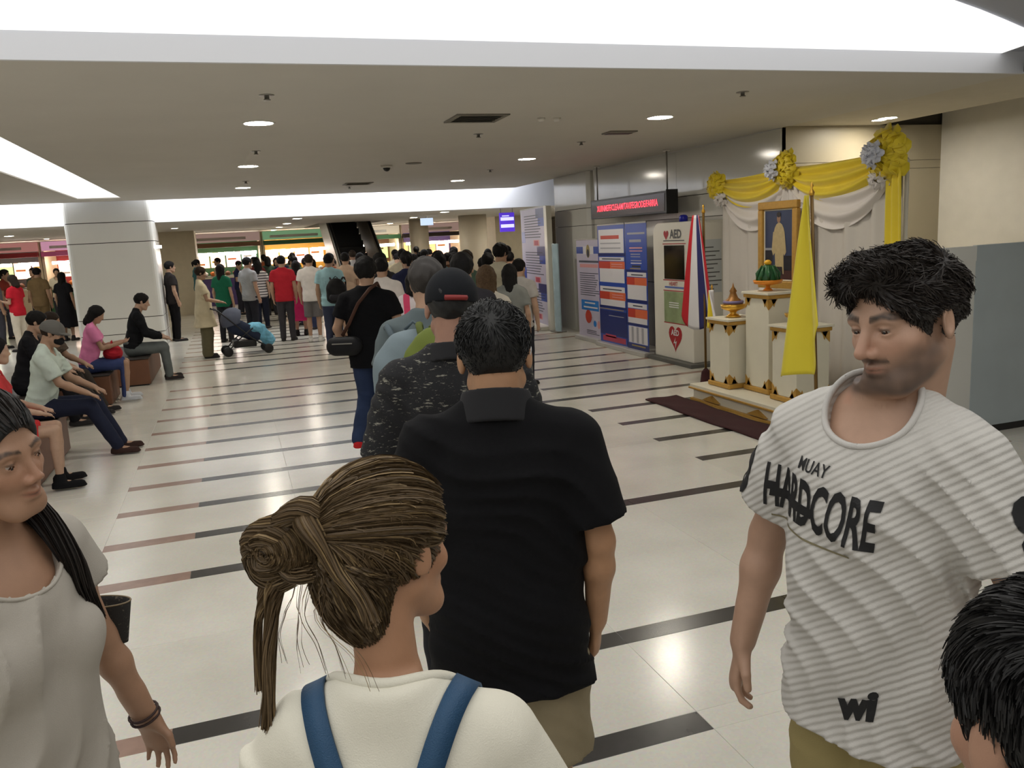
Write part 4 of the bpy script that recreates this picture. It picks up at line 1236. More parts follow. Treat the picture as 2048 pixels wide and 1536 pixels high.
def shirt_field(s, res, hem=-.03, sleeve=.62, ease=.014, flare=.01, neck=.075, fold=.004, seed=1, belly=0, fem_bust=True, fine=(), vneck=0, collar=None, folddir=(.3, .2, 1), ffreq=34, long_=False, slr=1.0, back=0.0, ndepth=.05):
    lo, hi = bbox(s); lo[2] = min(lo[2], hi[2]); lo[2] = s.pel[2] + hem - .12
    F = Field(lo, hi, res, fine)
    k = s.k
    P = prof(s, 1.0, belly)
    Q = []
    bust = max(a for z, a, b, c in P if z > .3 * k)
    for z, a, b, c in P:
        t = max(0, min(1, (.4 * k - z) / (.45 * k)))
        if z < .4 * k: a = max(a, bust * (.93 + .03 * t)) if s.sex == 'm' else max(a, bust * .95); b = max(b, .105 * k)
        Q.append((z, a + flare * t, b + flare * t, c))
    Q = [(hem * k - .03, Q[1][1] + flare, Q[1][2] + flare, Q[1][3])] + [q for q in Q if q[0] > hem * k - .02]
    tl = loft(s.T.o, s.T.R, Q, ease); F.add(tl)
    if s.sex == 'f' and fem_bust:
        for sd in (1, -1): F.add(ell(s.T(sd * .068, .085, .35), V3(.062, .05, .062) * k, s.T.R), .04)
    for sd in (1, -1):
        F.add(cone(s.T(sd * .03, -.03, .58), s.sho[sd] + s.T.v(-sd * .03, -.01, .014), .036 * k + ease, .044 * k + ease), .03)
        f = (1 if s.sex == 'm' else .84) * k
        if long_:
            add_arm(F, s, sd, ease, .03)
        else:
            e = s.sho[sd] + (s.elb[sd] - s.sho[sd]) * (sleeve + .08)
            F.add(cone(s.sho[sd] + V3(0, 0, -.006), e, .06 * f + ease, (.052 * f + ease + .014) * slr), .03)
    if fold:
        fn_ = fold_noise(fold, ffreq, seed, folddir); nc = s.T(0, 0, .56)
        F.warp(lambda x, y, z: fn_(x, y, z) * np.clip((np.sqrt((x - nc[0]) ** 2 + (y - nc[1]) ** 2 + (z - nc[2]) ** 2) - .1 * k) / .09, 0, 1))
    # cut hem, cuffs and neck
    F.keep(half(s.T(0, 0, hem), s.T.v(0, 0, -1)))
    for sd in (1, -1):
        if not long_:
            e = s.sho[sd] + (s.elb[sd] - s.sho[sd]) * sleeve; d = nrm(s.elb[sd] - s.sho[sd])
            # only beyond the cuff: a fat capsule past the plane
            pl = half(e, -d); cap = cone(e, s.wri[sd] + d * .05, .12, .12)
            F.cut(Prim(lambda x, y, z, pl=pl, cap=cap: np.maximum(np.maximum(pl.d(x, y, z), cap.d(x, y, z)), .012 - tl.d(x, y, z)), cap.c, cap.r))
        else:
            d = nrm(s.wri[sd] - s.elb[sd]); e = s.wri[sd] - d * .015
            pl = half(e, -d); cap = cone(e, e + d * .12, .1, .1)
            F.cut(Prim(lambda x, y, z, pl=pl, cap=cap: np.maximum(pl.d(x, y, z), cap.d(x, y, z)), cap.c, cap.r))
    if neck:
        c, ax = neck_axis(s, vneck, back)
        cyl = cone(c - ax * .2, c + ax * .25, neck * k * .96, neck * k * 1.1); fl_ = half(c - ax * ndepth, -ax)
        F.cut(Prim(lambda x, y, z: np.maximum(cyl.d(x, y, z), fl_.d(x, y, z)), cyl.c, cyl.r))
    return F

def trouser_field(s, res, cut=None, ofs=.014, fold=.004, seed=3, waist=.09, skirt=None, wide=0):
    lo, hi = bbox(s); hi[2] = s.pel[2] + .25
    F = Field(lo, hi, res)
    k = s.k
    P = [(z, a, b, c) for z, a, b, c in prof(s) if z < .2 * k]
    F.add(loft(s.T.o if False else s.pel, np.eye(3) if abs(s.T.R[1, 2]) > .25 else s.T.R, P, .008))
    if skirt is None:
        for sd in (1, -1):
            kk = s.k * (s.w * .5 + .5)
            F.add(cone(s.hip[sd] + V3(0, 0, -.02), s.kne[sd], .09 * kk + ofs, .06 * kk + ofs + wide), .025)
            F.add(cone(s.kne[sd], s.ank[sd], .058 * kk + ofs + wide, .046 * kk + ofs + wide), .02)
    else:
        zt = s.pel[2]
        F.add(loft((0, 0, 0), np.eye(3), [(skirt - .02, .21, .18, 0), (zt - .2, .19, .15, 0), (zt, .17, .12, 0), (zt + .1, .15, .1, 0)], .01), .02)
    if fold: F.warp(fold_noise(fold, 38, seed, (.2, .5, 1)))
    F.keep(half(s.T(0, 0, waist), s.T.v(0, 0, 1)) if abs(s.T.R[1, 2]) < .15 else half(s.T(0, -.1, waist), (0, -.12, 1)))
    if cut is not None:
        for sd in (1, -1):
            e = s.kne[sd] + (s.ank[sd] - s.kne[sd]) * cut if cut >= 0 else s.kne[sd] + (s.hip[sd] - s.kne[sd]) * -cut
            d = nrm(s.ank[sd] - s.kne[sd]) if cut >= 0 else nrm(s.kne[sd] - s.hip[sd])
            pl = half(e, -d)
            for cap in ((cone(e, s.kne[sd] + d * .05, .12, .13), cone(s.kne[sd], s.ank[sd] + V3(0, 0, -.1), .13, .14)) if cut < 0 else (cone(e, s.ank[sd] + d * .1, .14, .14),)):
                F.cut(Prim(lambda x, y, z, pl=pl, cap=cap: np.maximum(pl.d(x, y, z), cap.d(x, y, z)), cap.c, cap.r))
    if skirt is not None: F.keep(half((0, 0, skirt), (0, 0, -1)))
    F.keep(half((0, 0, .03), (0, 0, -1)))
    return F

def shoe_field(s, sd, res=.007, slip=False):
    a = s.ank[sd]; t = s.toe[sd]; k = s.k
    z = a[2] - .085 * k
    F = Field(np.minimum(a, a + t * .2) - V3(.09, .09, .12), np.maximum(a, a + t * .2) + V3(.09, .09, .07), res)
    h = V3(a[0], a[1], z + .035) - t * .03; e = V3(a[0], a[1], z + .03) + t * .165 * k
    F.add(cone(h, e, .042, .036, (V3(0, 0, 1), 1.25)))
    if not slip: F.add(cone(V3(a[0], a[1], z + .06), V3(a[0], a[1], z + .1), .045, .042), .02)
    F.add(cone(V3(a[0], a[1], z + .014) - t * .03, V3(a[0], a[1], z + .014) + t * .17 * k, .048, .044, (V3(0, 0, 1), 3.2)), .003)
    F.keep(half((0, 0, z + .001), (0, 0, -1)))
    return F

def collar_field(s, res=.005, r=.076, top=.615, low=.53, th=.012):
    """turned-down polo collar: a flared ring round the neck, open at the throat"""
    k = s.k
    F = Field(s.T(0, 0, low) - V3(.17, .17, .06), s.T(0, 0, top) + V3(.17, .17, .07), res)
    a, b = s.T(0, -.02, low - .02), s.T(0, -.016, top + .03)
    F.add(cone(a, b, (r + .045) * k, (r + .004) * k)); F.cut(cone(a, b, (r + .045) * k - th, (r + .004) * k - th))
    F.keep(half(s.T(0, -.02, top), s.T.v(0, .30, 1))); F.keep(half(s.T(0, -.02, low + .012), s.T.v(0, -.42, -1)))
    F.cut(cone(s.T(0, .05, low), s.T(0, .16, top), .012, .03))
    return F

def hair_field(s, style='short', res=.008, amp=.004, freq=200, seed=1, vol=.014, quiff=0):
    H = s.H; k = H.k
    R = .34 if style in ('long', 'bob') else .19
    F = Field(H(0, 0, 0) - V3(.2, .2, R + .05), H(0, 0, 0) + V3(.2, .2, .22), res)
    F.add(ell(H(0, -.014, .036), V3(.078 + vol, .1 + vol, .088 + vol) * k, H.R))
    if style in ('long', 'bob'):
        L = -.3 if style == 'long' else -.15
        F.add(cone(H(0, -.06, .0), H(0, -.085, L), .085 * k, .07 * k, (H.v(0, 1, 0), 1.35)), .03)
        for sd in (1, -1): F.add(cone(H(sd * .068, -.02, .02), H(sd * .07, -.04, L), .034 * k, .026 * k), .03)
    elif style == 'pony':
        F.add(cone(H(0, -.1, .06), H(0, -.15, .03), .03 * k, .034 * k), .01); F.add(cone(H(0, -.15, .03), H(0, -.14, -.16), .034 * k, .016 * k), .01)
    elif style == 'bun':
        F.add(ell(H(0, -.11, .075), V3(.045, .045, .042) * k), .01)
    if quiff:
        F.add(ell(H(0, .045, .098), V3(.066, .055, .03 + quiff) * k, H.R), .02); F.add(ell(H(.03, .075, .085), V3(.035, .03, .028) * k, H.R), .012)
    if style == 'bunbase':
        F.add(cone(H(0, -.055, -.02), H(0, -.062, -.095), .062 * k, .045 * k, (H.v(0, 1, 0), 1.25)), .02)
    if amp: F.warp(lambda x, y, z: amp * nz(freq, seed)(x, y, z * .6))
    # clear the face and the neck
    F.cut(ell(H(0, .115, -.055), V3(.085, .105, .125) * k, H.R), .012)
    if style not in ('long', 'bob'):
        F.cut(ell(H(0, .06 if style != 'bunbase' else .075, -.125), V3(.13, .1, .11) * k, H.R), .006)
        if style != 'bunbase': F.keep(half(H(0, -.09, -.07), H.v(0, .22, -1)))
        for sd in (1, -1): F.cut(ell(H(sd * .09, -.005, -.03), V3(.03, .034, .048) * k, H.R), .004)
    return F
# =================================================================== the people nearest the viewer
def fabric(name, col, rough=.85, rib=None, var=.05, bump=.25, bscale=500, knit=0):
    m = mat(name, col, rough, var=var, scale=9, bump=bump, bscale=bscale, spec=.2)
    if rib:
        nt = m.node_tree; b = nt.nodes['Principled BSDF']
        tc = nt.nodes.new('ShaderNodeTexCoord'); mp = nt.nodes.new('ShaderNodeMapping')
        mp.inputs['Rotation'].default_value = rib[1]
        wv = nt.nodes.new('ShaderNodeTexWave'); wv.bands_direction = 'Z'; wv.inputs['Scale'].default_value = rib[0]; wv.inputs['Distortion'].default_value = .6; wv.inputs['Detail Scale'].default_value = .4
        nt.links.new(tc.outputs['Object'], mp.inputs['Vector']); nt.links.new(mp.outputs['Vector'], wv.inputs['Vector'])
        bp = nt.nodes.new('ShaderNodeBump'); bp.inputs['Strength'].default_value = .9; bp.inputs['Distance'].default_value = rib[2]
        old = b.inputs['Normal'].links
        if old: nt.links.new(old[0].from_socket, bp.inputs['Normal'])
        nt.links.new(wv.outputs['Fac'], bp.inputs['Height']); nt.links.new(bp.outputs['Normal'], b.inputs['Normal'])
    return m

def skin_mat(name):
    m = mat(name, (.4, .25, .17), .52, var=.06, scale=40, bump=.12, bscale=700, attr=True)
    b = m.node_tree.nodes['Principled BSDF']
    b.inputs['Subsurface Weight'].default_value = 0.0
    return m
m_skin = skin_mat('skin')
m_hair = mat('hair', (.02, .015, .01), .5, spec=.3, attr=True, var=.1, scale=200)
m_eye = mat('eye white', rgb(158, 146, 136), .2)
m_iris = mat('iris brown', rgb(66, 44, 30), .1)
m_ink = mat('black print', rgb(16, 16, 18), .7)

def pigment(s, V, tone, lips=(.75, .5, .48), brow=None, beard=None, seed=0, bw=1.0):
    """skin colour of each vertex: tone, lips, brows, stubble"""
    C = np.tile(np.array(tone), (len(V), 1))
    n = nz(30, seed)(V[:, 0], V[:, 1], V[:, 2]); C *= (1 + .05 * n)[:, None]
    L = s.H.inv(V); x, y, z = L.T
    ax = np.abs(x); face = (y > .02) & (z > -.14) & (z < .1)
    def mix(mask, col):
        nonlocal C
        w = np.clip(mask, 0, 1)[:, None]; C = C * (1 - w) + np.array(col) * w
    warm = np.exp(-((x / .03) ** 2 + ((z + .03) / .03) ** 2)) + .8 * np.exp(-(((ax - .045) / .022) ** 2 + ((z + .03) / .022) ** 2)) + 1.0 * np.exp(-(((ax - .085) / .014) ** 2))
    mix(face * warm * .3, np.array(tone) * np.array([1.05, .72, .66]))
    if beard is not None:
        jaw = 1 / (1 + np.exp((z + .060 - .030 * np.clip((ax - .03) / .04, 0, 1)) / .005))
        jaw = jaw / (1 + np.exp(-(y - .004) / .008)) / (1 + np.exp(-(z + .118 - .25 * np.clip(.06 - y, 0, .06)) / .003))
        must = np.exp(-(((z + .052) / .0065) ** 2)) * (ax < .032) * (y > .07)
        chin_ = jaw * (1 - .75 * np.exp(-(((ax - .045) / .022) ** 2 + ((z + .03) / .028) ** 2)))
        k = np.clip(np.maximum(chin_, must), 0, 1) * (.9 + .1 * nz(200, seed + 2)(V[:, 0], V[:, 1], V[:, 2]))
        mix(k * .88, beard)
        sb = np.exp(-(((ax - .074) / .014) ** 2)) * np.exp(-(((z + .015) / .04) ** 4)) * np.exp(-(((y - .014) / .014) ** 4))
        mix(sb * .6, beard)
    sm = getattr(s, 'smile', 0.0); zl = z + .0668 - sm * (ax / .024) ** 2
    lip = np.exp(-((x / .022) ** 4)) * np.exp(-((zl / .0066) ** 4)) * (y > .07)
    mix(lip * .7, np.array(tone) * np.array(lips))
    mix(np.exp(-((zl / .0017) ** 2)) * np.exp(-((x / .024) ** 6)) * (y > .07) * .75, np.array(tone) * .3)
    if brow is not None:
        zc = .0225 + .006 * np.exp(-(((ax - .038) / .018) ** 2)) - .18 * np.clip(ax - .045, 0, 1)
        bm = np.exp(-(((z - zc) / (.0052 * bw)) ** 4)) * (ax > .012) * (ax < .056) * (y > .04)
        mix(bm * (.86 + .14 * nz(500, seed + 5)(V[:, 0], V[:, 1], V[:, 2])), brow)
        lash = np.exp(-(((z - .0045) / .0022) ** 2)) * np.exp(-(((ax - .032) / .0135) ** 4)) * (y > .06)
        mix(lash * .8, brow)
    return C

def eyes(s, root, look=(0, 0)):
    for sd in (1, -1):
        c = s.H(sd * .032, .0745, 0); k = s.H.k
        mb = MB(); mb.lathe([(0, -.0122), (.0058, -.0107), (.01, -.007), (.0122, 0), (.01, .007), (.0058, .0107), (0, .0122)], (0, 0, 0), 16)
        e = mb.build('eye', m_eye, root); e.location = c
        d = s.H.v(look[0], 1, look[1]); d = nrm(d)
        mi = MB(); n = Vector(d); a = n.cross(Vector((0, 0, 1))).normalized(); b = n.cross(a)
        for rad, off, mm in ((.0062, .0110, 0), (.0026, .0125, 1)):
            mi.add([n * (off + .0006)] + [n * off + (a * math.cos(q) + b * math.sin(q)) * rad for q in [2 * math.pi * i / 14 for i in range(14)]], [(0, 1 + i, 1 + (i + 1) % 14) for i in range(14)], mm)
        o = mi.build('iris', [m_iris, m_black], e)

def strands(name, P, r0, r1, parent, cols, mats=None, n=3):
    """thin hair tubes: P (N, M, 3) paths, colours per strand"""
    P = np.asarray(P, float); N, M, _ = P.shape
    T = np.gradient(P, axis=1); T /= np.linalg.norm(T, axis=2, keepdims=True) + 1e-9
    ref = np.tile(V3(.31, .2, .93), (N, M, 1))
    A = np.cross(T, ref); A /= np.linalg.norm(A, axis=2, keepdims=True) + 1e-9
    B = np.cross(T, A)
    t = np.linspace(0, 1, M)[None, :, None]
    r = (r0 + (r1 - r0) * t ** 1.5)
    # each hair is a flat ribbon turned at its own angle
    n = 2; g = (np.arange(N) * 2.399)[:, None, None]
    D_ = (A * np.cos(g) + B * np.sin(g)) * r * 1.35
    V = np.stack([P + D_, P - D_], 2).reshape(-1, 3)
    a = np.arange(N)[:, None] * M * 2 + np.arange(M - 1)[None, :] * 2
    Q = np.stack([a, a + 1, a + 3, a + 2], 2).reshape(-1, 4)
    C = np.repeat(np.asarray(cols), M * n, axis=0)
    return mesh_obj(name, V, Q, mats or m_hair, parent, C)

def scalp_dirs(N, rs):
    v = rs.randn(N * 2, 3); v /= np.linalg.norm(v, axis=1)[:, None]
    return v

EC, ER = V3(0, -.014, .036), V3(.076, .1, .088)
def on_scalp(d, lift=0.0):
    """head-space point above the scalp in direction d"""
    d = np.asarray(d, float); d = d / np.linalg.norm(d, axis=-1, keepdims=True)
    t = 1 / np.sqrt(((d / ER) ** 2).sum(-1, keepdims=True))
    lift = np.asarray(lift, float)
    return EC + d * (t + (lift[..., None] if lift.ndim else lift))
def via(d):
    """direction the hair passes on its way back: over the crown from the front, round the side from the temples"""
    m = np.stack([d[:, 0] * 1.15, d[:, 1] * .25 - .35, np.maximum(d[:, 2], -.2) + .3], 1)
    return m / np.linalg.norm(m, axis=1)[:, None]
def scalp_ok(p):
    """is this head-space point under hair (short cut)?"""
    x, y, z = p.T
    face = (y > .045) & (z < .085 - .25 * np.abs(x))
    low = z < np.where(y > -.03, -.0 + .0 * x, -.055)
    side = (np.abs(x) > .05) & (y > -.03) & (y < .05) & (z < .005)
    return ~(face | low | side)

def short_hair(s, root, N, L, seed, base, swirl=(0, -.3, -1), lift=.6, r=.0011, front=None, M=5, curl=0.0, var=.35):
    """short strands growing out of the hair mesh under them"""
    rs = np.random.RandomState(seed)
    o = [q for q in root.children if q.name.split('.')[0] == 'hair'][0]
    n_ = len(o.data.vertices); co = np.empty(n_ * 3, np.float32); no = np.empty(n_ * 3, np.float32)
    o.data.vertices.foreach_get('co', co); o.data.vertices.foreach_get('normal', no)
    co = co.reshape(-1, 3).astype(float); no = no.reshape(-1, 3).astype(float)
    p = s.H.inv(co); n = no @ s.H.R
    out = (p - V3(0, -.01, .03)); ok = np.nonzero((n * out).sum(1) > .02)[0]
    pick = rs.choice(ok, N); p = p[pick] + rs.randn(N, 3) * .0015 - n[pick] * .0012; n = n[pick]
    wv = np.stack([nz(55, seed + q)(p[:, 0], p[:, 1], p[:, 2]) for q in (1, 2, 3)], 1)
    sw = np.tile(V3(*swirl), (N, 1)) + wv * .7 + rs.randn(N, 3) * .12
    if front is not None:
        f = np.clip((p[:, 2] - .06) / .05, 0, 1)[:, None]; sw = sw * (1 - f) + (V3(*front) + wv * .8 + rs.randn(N, 3) * .12) * f
    sw -= n * (sw * n).sum(1, keepdims=True); sw /= np.linalg.norm(sw, axis=1)[:, None] + 1e-9
    top = np.clip((p[:, 2] + .05) / .12, .25, 1)
    Ls = (L * (.6 + .5 * rs.rand(N)) * top)[:, None]
    ph = rs.rand(N, 1) * 6.28; bi = np.cross(n, sw); paths = []
    for i in range(M):
        t = i / (M - 1)
        paths.append(p + sw * Ls * t + n * Ls * (lift * t - lift * .75 * t * t) + (bi * np.sin(ph + 6 * t) + n * np.cos(ph + 6 * t)) * curl * t)
    W_ = s.H.o + (np.stack(paths, 1) * s.H.k) @ s.H.R.T
    c = np.array(base) * (1 + var * (rs.rand(N, 1) * 2 - 1))
    return strands('hair_strands', W_, r, r * .45, root, c)

def decal(shirt, V, F, o, u, v, d, mm, name, parent, lift=.0022, cuts=3):
    """print laid onto a garment: letters on a plane pushed along d until they touch the cloth"""
    me = shirt.data
    bv = BVHTree.FromPolygons([q.co.copy() for q in me.vertices], [list(p.vertices) for p in me.polygons])
    bm = bmesh.new()
    vs = [bm.verts.new(p) for p in V]
    for f in F:
        try: bm.faces.new([vs[i] for i in f])
        except ValueError: pass
    bmesh.ops.remove_doubles(bm, verts=bm.verts, dist=1e-6)
    bmesh.ops.triangulate(bm, faces=bm.faces)
    for _ in range(cuts):
        es = [e for e in bm.edges if e.calc_length() > .009]
        if not es: break
        bmesh.ops.subdivide_edges(bm, edges=es, cuts=1)
        bmesh.ops.triangulate(bm, faces=bm.faces)
    o, u, v, d = Vector(o), Vector(u).normalized(), Vector(v).normalized(), Vector(d).normalized()
    for q in bm.verts:
        p = o + u * q.co.x + v * q.co.y
        h = bv.ray_cast(p - d * .25, d)
        q.co = (h[0] - d * lift) if h[0] is not None else p
    m2 = bpy.data.meshes.new(name); bm.to_mesh(m2); bm.free()
    m2.materials.append(mm)
    ob = bpy.data.objects.new(name, m2); COL.objects.link(ob); ob.parent = parent
    return ob

def neckband(shirt, s, m, root, neck, vneck=0.0, back=0.0, r=.0065):
    """ribbed band sewn round the neck opening, found by rays on the garment"""
    me = shirt.data
    bv = BVHTree.FromPolygons([q.co.copy() for q in me.vertices], [list(p.vertices) for p in me.polygons])
    c, ax = neck_axis(s, vneck, back); a = nrm(np.cross(ax, V3(1, 0, 0))); b = np.cross(ax, a); P = []
    for i in range(48):
        g = 2 * math.pi * i / 48; rad = (neck * s.k + .006)
        p = c + (a * math.cos(g) + b * math.sin(g)) * rad * 1.03 + ax * .12
        h = bv.ray_cast(Vector(p), Vector(-ax), .25)
        P.append(np.array(h[0]) if h[0] is not None else None)
    P = [p if p is not None else next(P[(i + j) % 48] for j in range(1, 48) if P[(i + j) % 48] is not None) for i, p in enumerate(P)]
    P = np.array(P)
    for _ in range(4): P = .5 * P + .25 * np.roll(P, 1, 0) + .25 * np.roll(P, -1, 0)
    P = list(P) + [P[0], P[1]]
    return MB().tube(P, r, 8).build('neckband', m, root)

def put(F, name, m, root, smooth=1):
    V, Q = F.mesh(smooth)
    return mesh_obj(name, V, Q, m, root)

def shoes(s, root, m, res=.007, slip=False):
    for sd in (1, -1):
        put(shoe_field(s, sd, res, slip), 'shoe', m, root)

def person(loc, rz, label, name='person'):
    return empty(name, (loc[0], loc[1], 0), math.radians(rz), label, 'person')

def place(s, head, rz):
    """where the feet go so that the head ends up at (x, y)"""
    a = math.radians(rz); h = s.H.o
    return (head[0] - (math.cos(a) * h[0] - math.sin(a) * h[1]), head[1] - (math.sin(a) * h[0] + math.cos(a) * h[1]))

TONE_L, TONE_M, TONE_T = (.44, .27, .185), (.38, .225, .145), (.34, .19, .115)
DARK = (.012, .010, .009)
BROWN = (.028, .019, .013)

# ---- 1. bearded man in the white lettered tee, facing the viewer
s = Sk(1.77, 'm', lean=2, head=(-15, -9, 5), eye=.0026, w=.88, hoff=(-.04, .0, -.04), arms={1: dict(u=(.42, -.12, -1), f=(.12, .22, -1), p=(-.75, -.5, 0), h=(.12, .16, -1)), -1: dict(u=(-.42, -.1, -1), f=(-.1, .34, -1), p=(1, .2, 0))})
s.curl = {1: .62, -1: .5}
RZ = 109
root = person(place(s, (1.15, 1.19), RZ), RZ, 'bearded young man in white lettered t-shirt and khaki trousers facing the viewer')
hc = s.H.o; hw = s.wri[1] + s.hd[1] * .1
F = skin_field(s, .011, 2, fine=[(hc - V3(.1, .12, .135), hc + V3(.1, .14, .06), .0027), (hw - V3(.075, .1, .12), hw + V3(.075, .1, .1), .0036)])
V, Q = F.mesh(1)
mesh_obj('body', V, Q, m_skin, root, pigment(s, V, TONE_L, (.86, .62, .6), (.02, .014, .01), (.035, .026, .022), 3, 1.25))
eyes(s, root, (-.15, -.15))
m_tee = fabric('white ribbed jersey', rgb(196, 193, 187), .8, rib=(24, (0.0, math.radians(-34), 0), .0022))
F = shirt_field(s, .0068, hem=-.065, sleeve=.68, ease=.016, flare=.02, neck=.08, fold=.010, seed=5, folddir=(.75, .2, -.65), ffreq=26, slr=1.12)
tee = put(F, 'tshirt', m_tee, root)
tr = s.T
neckband(tee, s, fabric('white neck rib', rgb(194, 191, 186)), root, .08)
fd = -tr.v(0, 1, 0); ud = tr.v(-1, 0, 0); vd = tr.v(0, 0, 1)
def on_chest(x, z): return tr(x, .1, z)
ang = math.radians(2)
u2 = ud * math.cos(ang) - vd * math.sin(ang); v2 = vd * math.cos(ang) + ud * math.sin(ang)
def tee_text(txt, size, x, z, **kw):
    Vt, Ft = text_mesh(txt, size, **kw)
    return decal(tee, Vt, Ft, on_chest(x, z), u2, v2, fd, m_ink, 'lettering', root)
Vt, Ft = text_mesh('HARDCORE', .128, bold=.0035, shear=.22)
wd = max(p[0] for p in Vt) - min(p[0] for p in Vt)
Vt = [(p[0] * .285 / wd, p[1], 0) for p in Vt]
decal(tee, Vt, Ft, on_chest(.07, .39), u2, v2, fd, m_ink, 'lettering', root)
Vt, Ft = text_mesh('MUAY', .034, bold=.0004, shear=.2, sx=.8)
decal(tee, Vt, Ft, on_chest(.07, .468), u2, v2, fd, m_ink, 'lettering', root)
# black bar through the first letters and the thin rule under the word
def rect(w, h, sh=.0): return [(-w / 2 - sh * h, -h / 2, 0), (w / 2 - sh * h, -h / 2, 0), (w / 2 + sh * h, h / 2, 0), (-w / 2 + sh * h, h / 2, 0)], [(0, 1, 2, 3)]
Vr, Fr_ = rect(.13, .02, .1); decal(tee, Vr, Fr_, on_chest(.125, .384), u2, v2, fd, m_ink, 'print_bar', root, .0024, 6)
Vr, Fr_ = rect(.22, .004); decal(tee, Vr, Fr_, on_chest(.085, .328), u2, v2, fd, mat('olive print', rgb(120, 112, 84), .7), 'print_rule', root, .0022, 7)
Vt, Ft = text_mesh('wi', .075, bold=.004, shear=.4)
decal(tee, Vt, Ft, on_chest(-.03, .03), ud * .95 + vd * .3, vd * .95 - ud * .3, fd, m_ink, 'hem_logo', root)
for sd in (1, -1):
    d = nrm(s.elb[sd] - s.sho[sd]); out = nrm(V3(sd * 1, .35 if sd == -1 else .5, 0)); out = nrm(out - d * (out @ d)); uu = np.cross(-d, out)
    Vt, Ft = text_mesh('8', .15, bold=.005)
    decal(tee, Vt, Ft, s.sho[sd] + (s.elb[sd] - s.sho[sd]) * .5 + out * .1, uu, -d, -out, m_ink, 'sleeve_number', root)
m_kh = fabric('khaki twill', rgb(158, 144, 98), .85)
put(trouser_field(s, .009, waist=.02, fold=.005, wide=.012), 'trousers', m_kh, root)
shoes(s, root, mat('dark trainers', rgb(40, 40, 44), .6), .01)
put(hair_field(s, 'short', .0045, .005, 180, 4, .008, quiff=.002), 'hair', mat('hair base', (.016, .012, .010), .6), root)
short_hair(s, root, 12000, .028, 7, (.020, .015, .012), swirl=(0, -.5, -.8), lift=.55, r=.0008, front=(.3, .6, .3), M=5, curl=.0015)

# ---- 2. woman with the bun, seen from behind
s = Sk(1.478, 'f', lean=3, head=(-34, -6, -4), hk=1.05, w=1.0, hoff=(.03, .07), arms={1: dict(u=(.3, .12, -1), f=(-.2, .7, -.6)), -1: dict(u=(-.3, .12, -1), f=(.2, .7, -.6))})
RZ = -22
root = person(place(s, (.165, 1.07), RZ), RZ, 'light brown haired woman with messy bun and blue straps, seen from behind')
F = skin_field(s, .011, 1, fine=[(s.H.o - V3(.11, .13, .22), s.H.o + V3(.11, .13, .1), .004)])
V, Q = F.mesh(1)
mesh_obj('body', V, Q, m_skin, root, pigment(s, V, (.39, .205, .115), brow=BROWN, seed=4))
m_wt = fabric('white cotton', rgb(226, 222, 206), .85)
put(shirt_field(s, .007, hem=-.02, sleeve=.62, ease=.02, flare=.03, neck=.094, fold=.010, seed=9, folddir=(.85, .2, .35), ffreq=30, slr=1.25, ndepth=.008), 'tshirt', m_wt, root)
put(trouser_field(s, .012, waist=-.02, ofs=.004), 'trousers', fabric('denim blue', rgb(60, 74, 100), .85), root)
shoes(s, root, mat('white trainers', rgb(190, 190, 188), .6), .01)
# blue straps over the shoulders
m_strap = mat('blue strap webbing', rgb(34, 74, 108), .55, bump=.4, bscale=600)
tee2 = [o for o in root.children if o.name.startswith('tshirt')][0]
neckband(tee2, s, fabric('cream neck rib', rgb(222, 218, 202)), root, .094, 0, 0, .008)
bv = BVHTree.FromPolygons([q.co.copy() for q in tee2.data.vertices], [list(p.vertices) for p in tee2.data.polygons])
for sd in (1, -1):
    path = []
    for i in range(-7, 29):
        t = i / 28
        # from the upper back, over the shoulder, to the front
        pz = .36 + .28 * math.sin(math.pi * min(1, t * 1.12)) ; py = -.3 + .55 * t; px = sd * (.052 + .07 * math.sin(math.pi * min(.5, t * .95)))
        p = Vector(s.T(px, py, .16 + pz)); c = Vector(s.T(px * .93, 0, .42))
        h = bv.ray_cast(p, (c - p).normalized())
        path.append((h[0], h[1]) if h[0] is not None else (p, (p - c).normalized()))
    mb = MB(); Vv = []; Ff = []
    for i, (p, nn) in enumerate(path):
        t = (path[min(i + 1, len(path) - 1)][0] - path[max(i - 1, 0)][0]).normalized(); a = t.cross(nn).normalized() * .0165
        Vv += [p + nn * .003 - a, p + nn * .0075 - a, p + nn * .0075 + a, p + nn * .003 + a]
        if i: k = 4 * i; Ff += [(k - 4 + q, k - 4 + (q + 1) % 4, k + (q + 1) % 4, k + q) for q in range(4)]
    mb.add(Vv, Ff, 0, True).build('strap', m_strap, root)
# hair: cap underneath, strands combed to the knot
put(hair_field(s, 'bunbase', .005, .003, 50, 2, .008), 'hair', mat('hair brown base', (.045, .03, .017), .5), root)
rs = np.random.RandomState(5)
KN = V3(-.035, -.104, .035)                         # the tie, in head space
d = scalp_dirs(19000, rs); p = on_scalp(d, .0)
ok = ((p[:, 1] < .055) | (p[:, 2] > .075)) & (p[:, 2] > -.075 + .6 * np.clip(p[:, 1] + .03, 0, .2)) & ~((np.abs(p[:, 0]) > .05) & (p[:, 2] < .012) & (p[:, 1] > -.03))
d = d[ok][:13500]
kd = (KN - EC) / np.linalg.norm(KN - EC)
M = 9; P = []
lf = .010 + .006 * rs.rand(len(d)) + .006 * nz(40, 3)(d[:, 0], d[:, 1], d[:, 2])
for i in range(M):
    t = i / (M - 1); q = d * (1 - t) ** 2 + via(d) * 2 * t * (1 - t) + kd * t * t
    q /= np.linalg.norm(q, axis=1)[:, None]
    P.append(on_scalp(q, lf + .010 * t ** 3))
P = np.stack(P, 1); kp = ~((P[:, :, 1] > .06) & (P[:, :, 2] < .07)).any(1); P = P[kp]; d = d[kp]
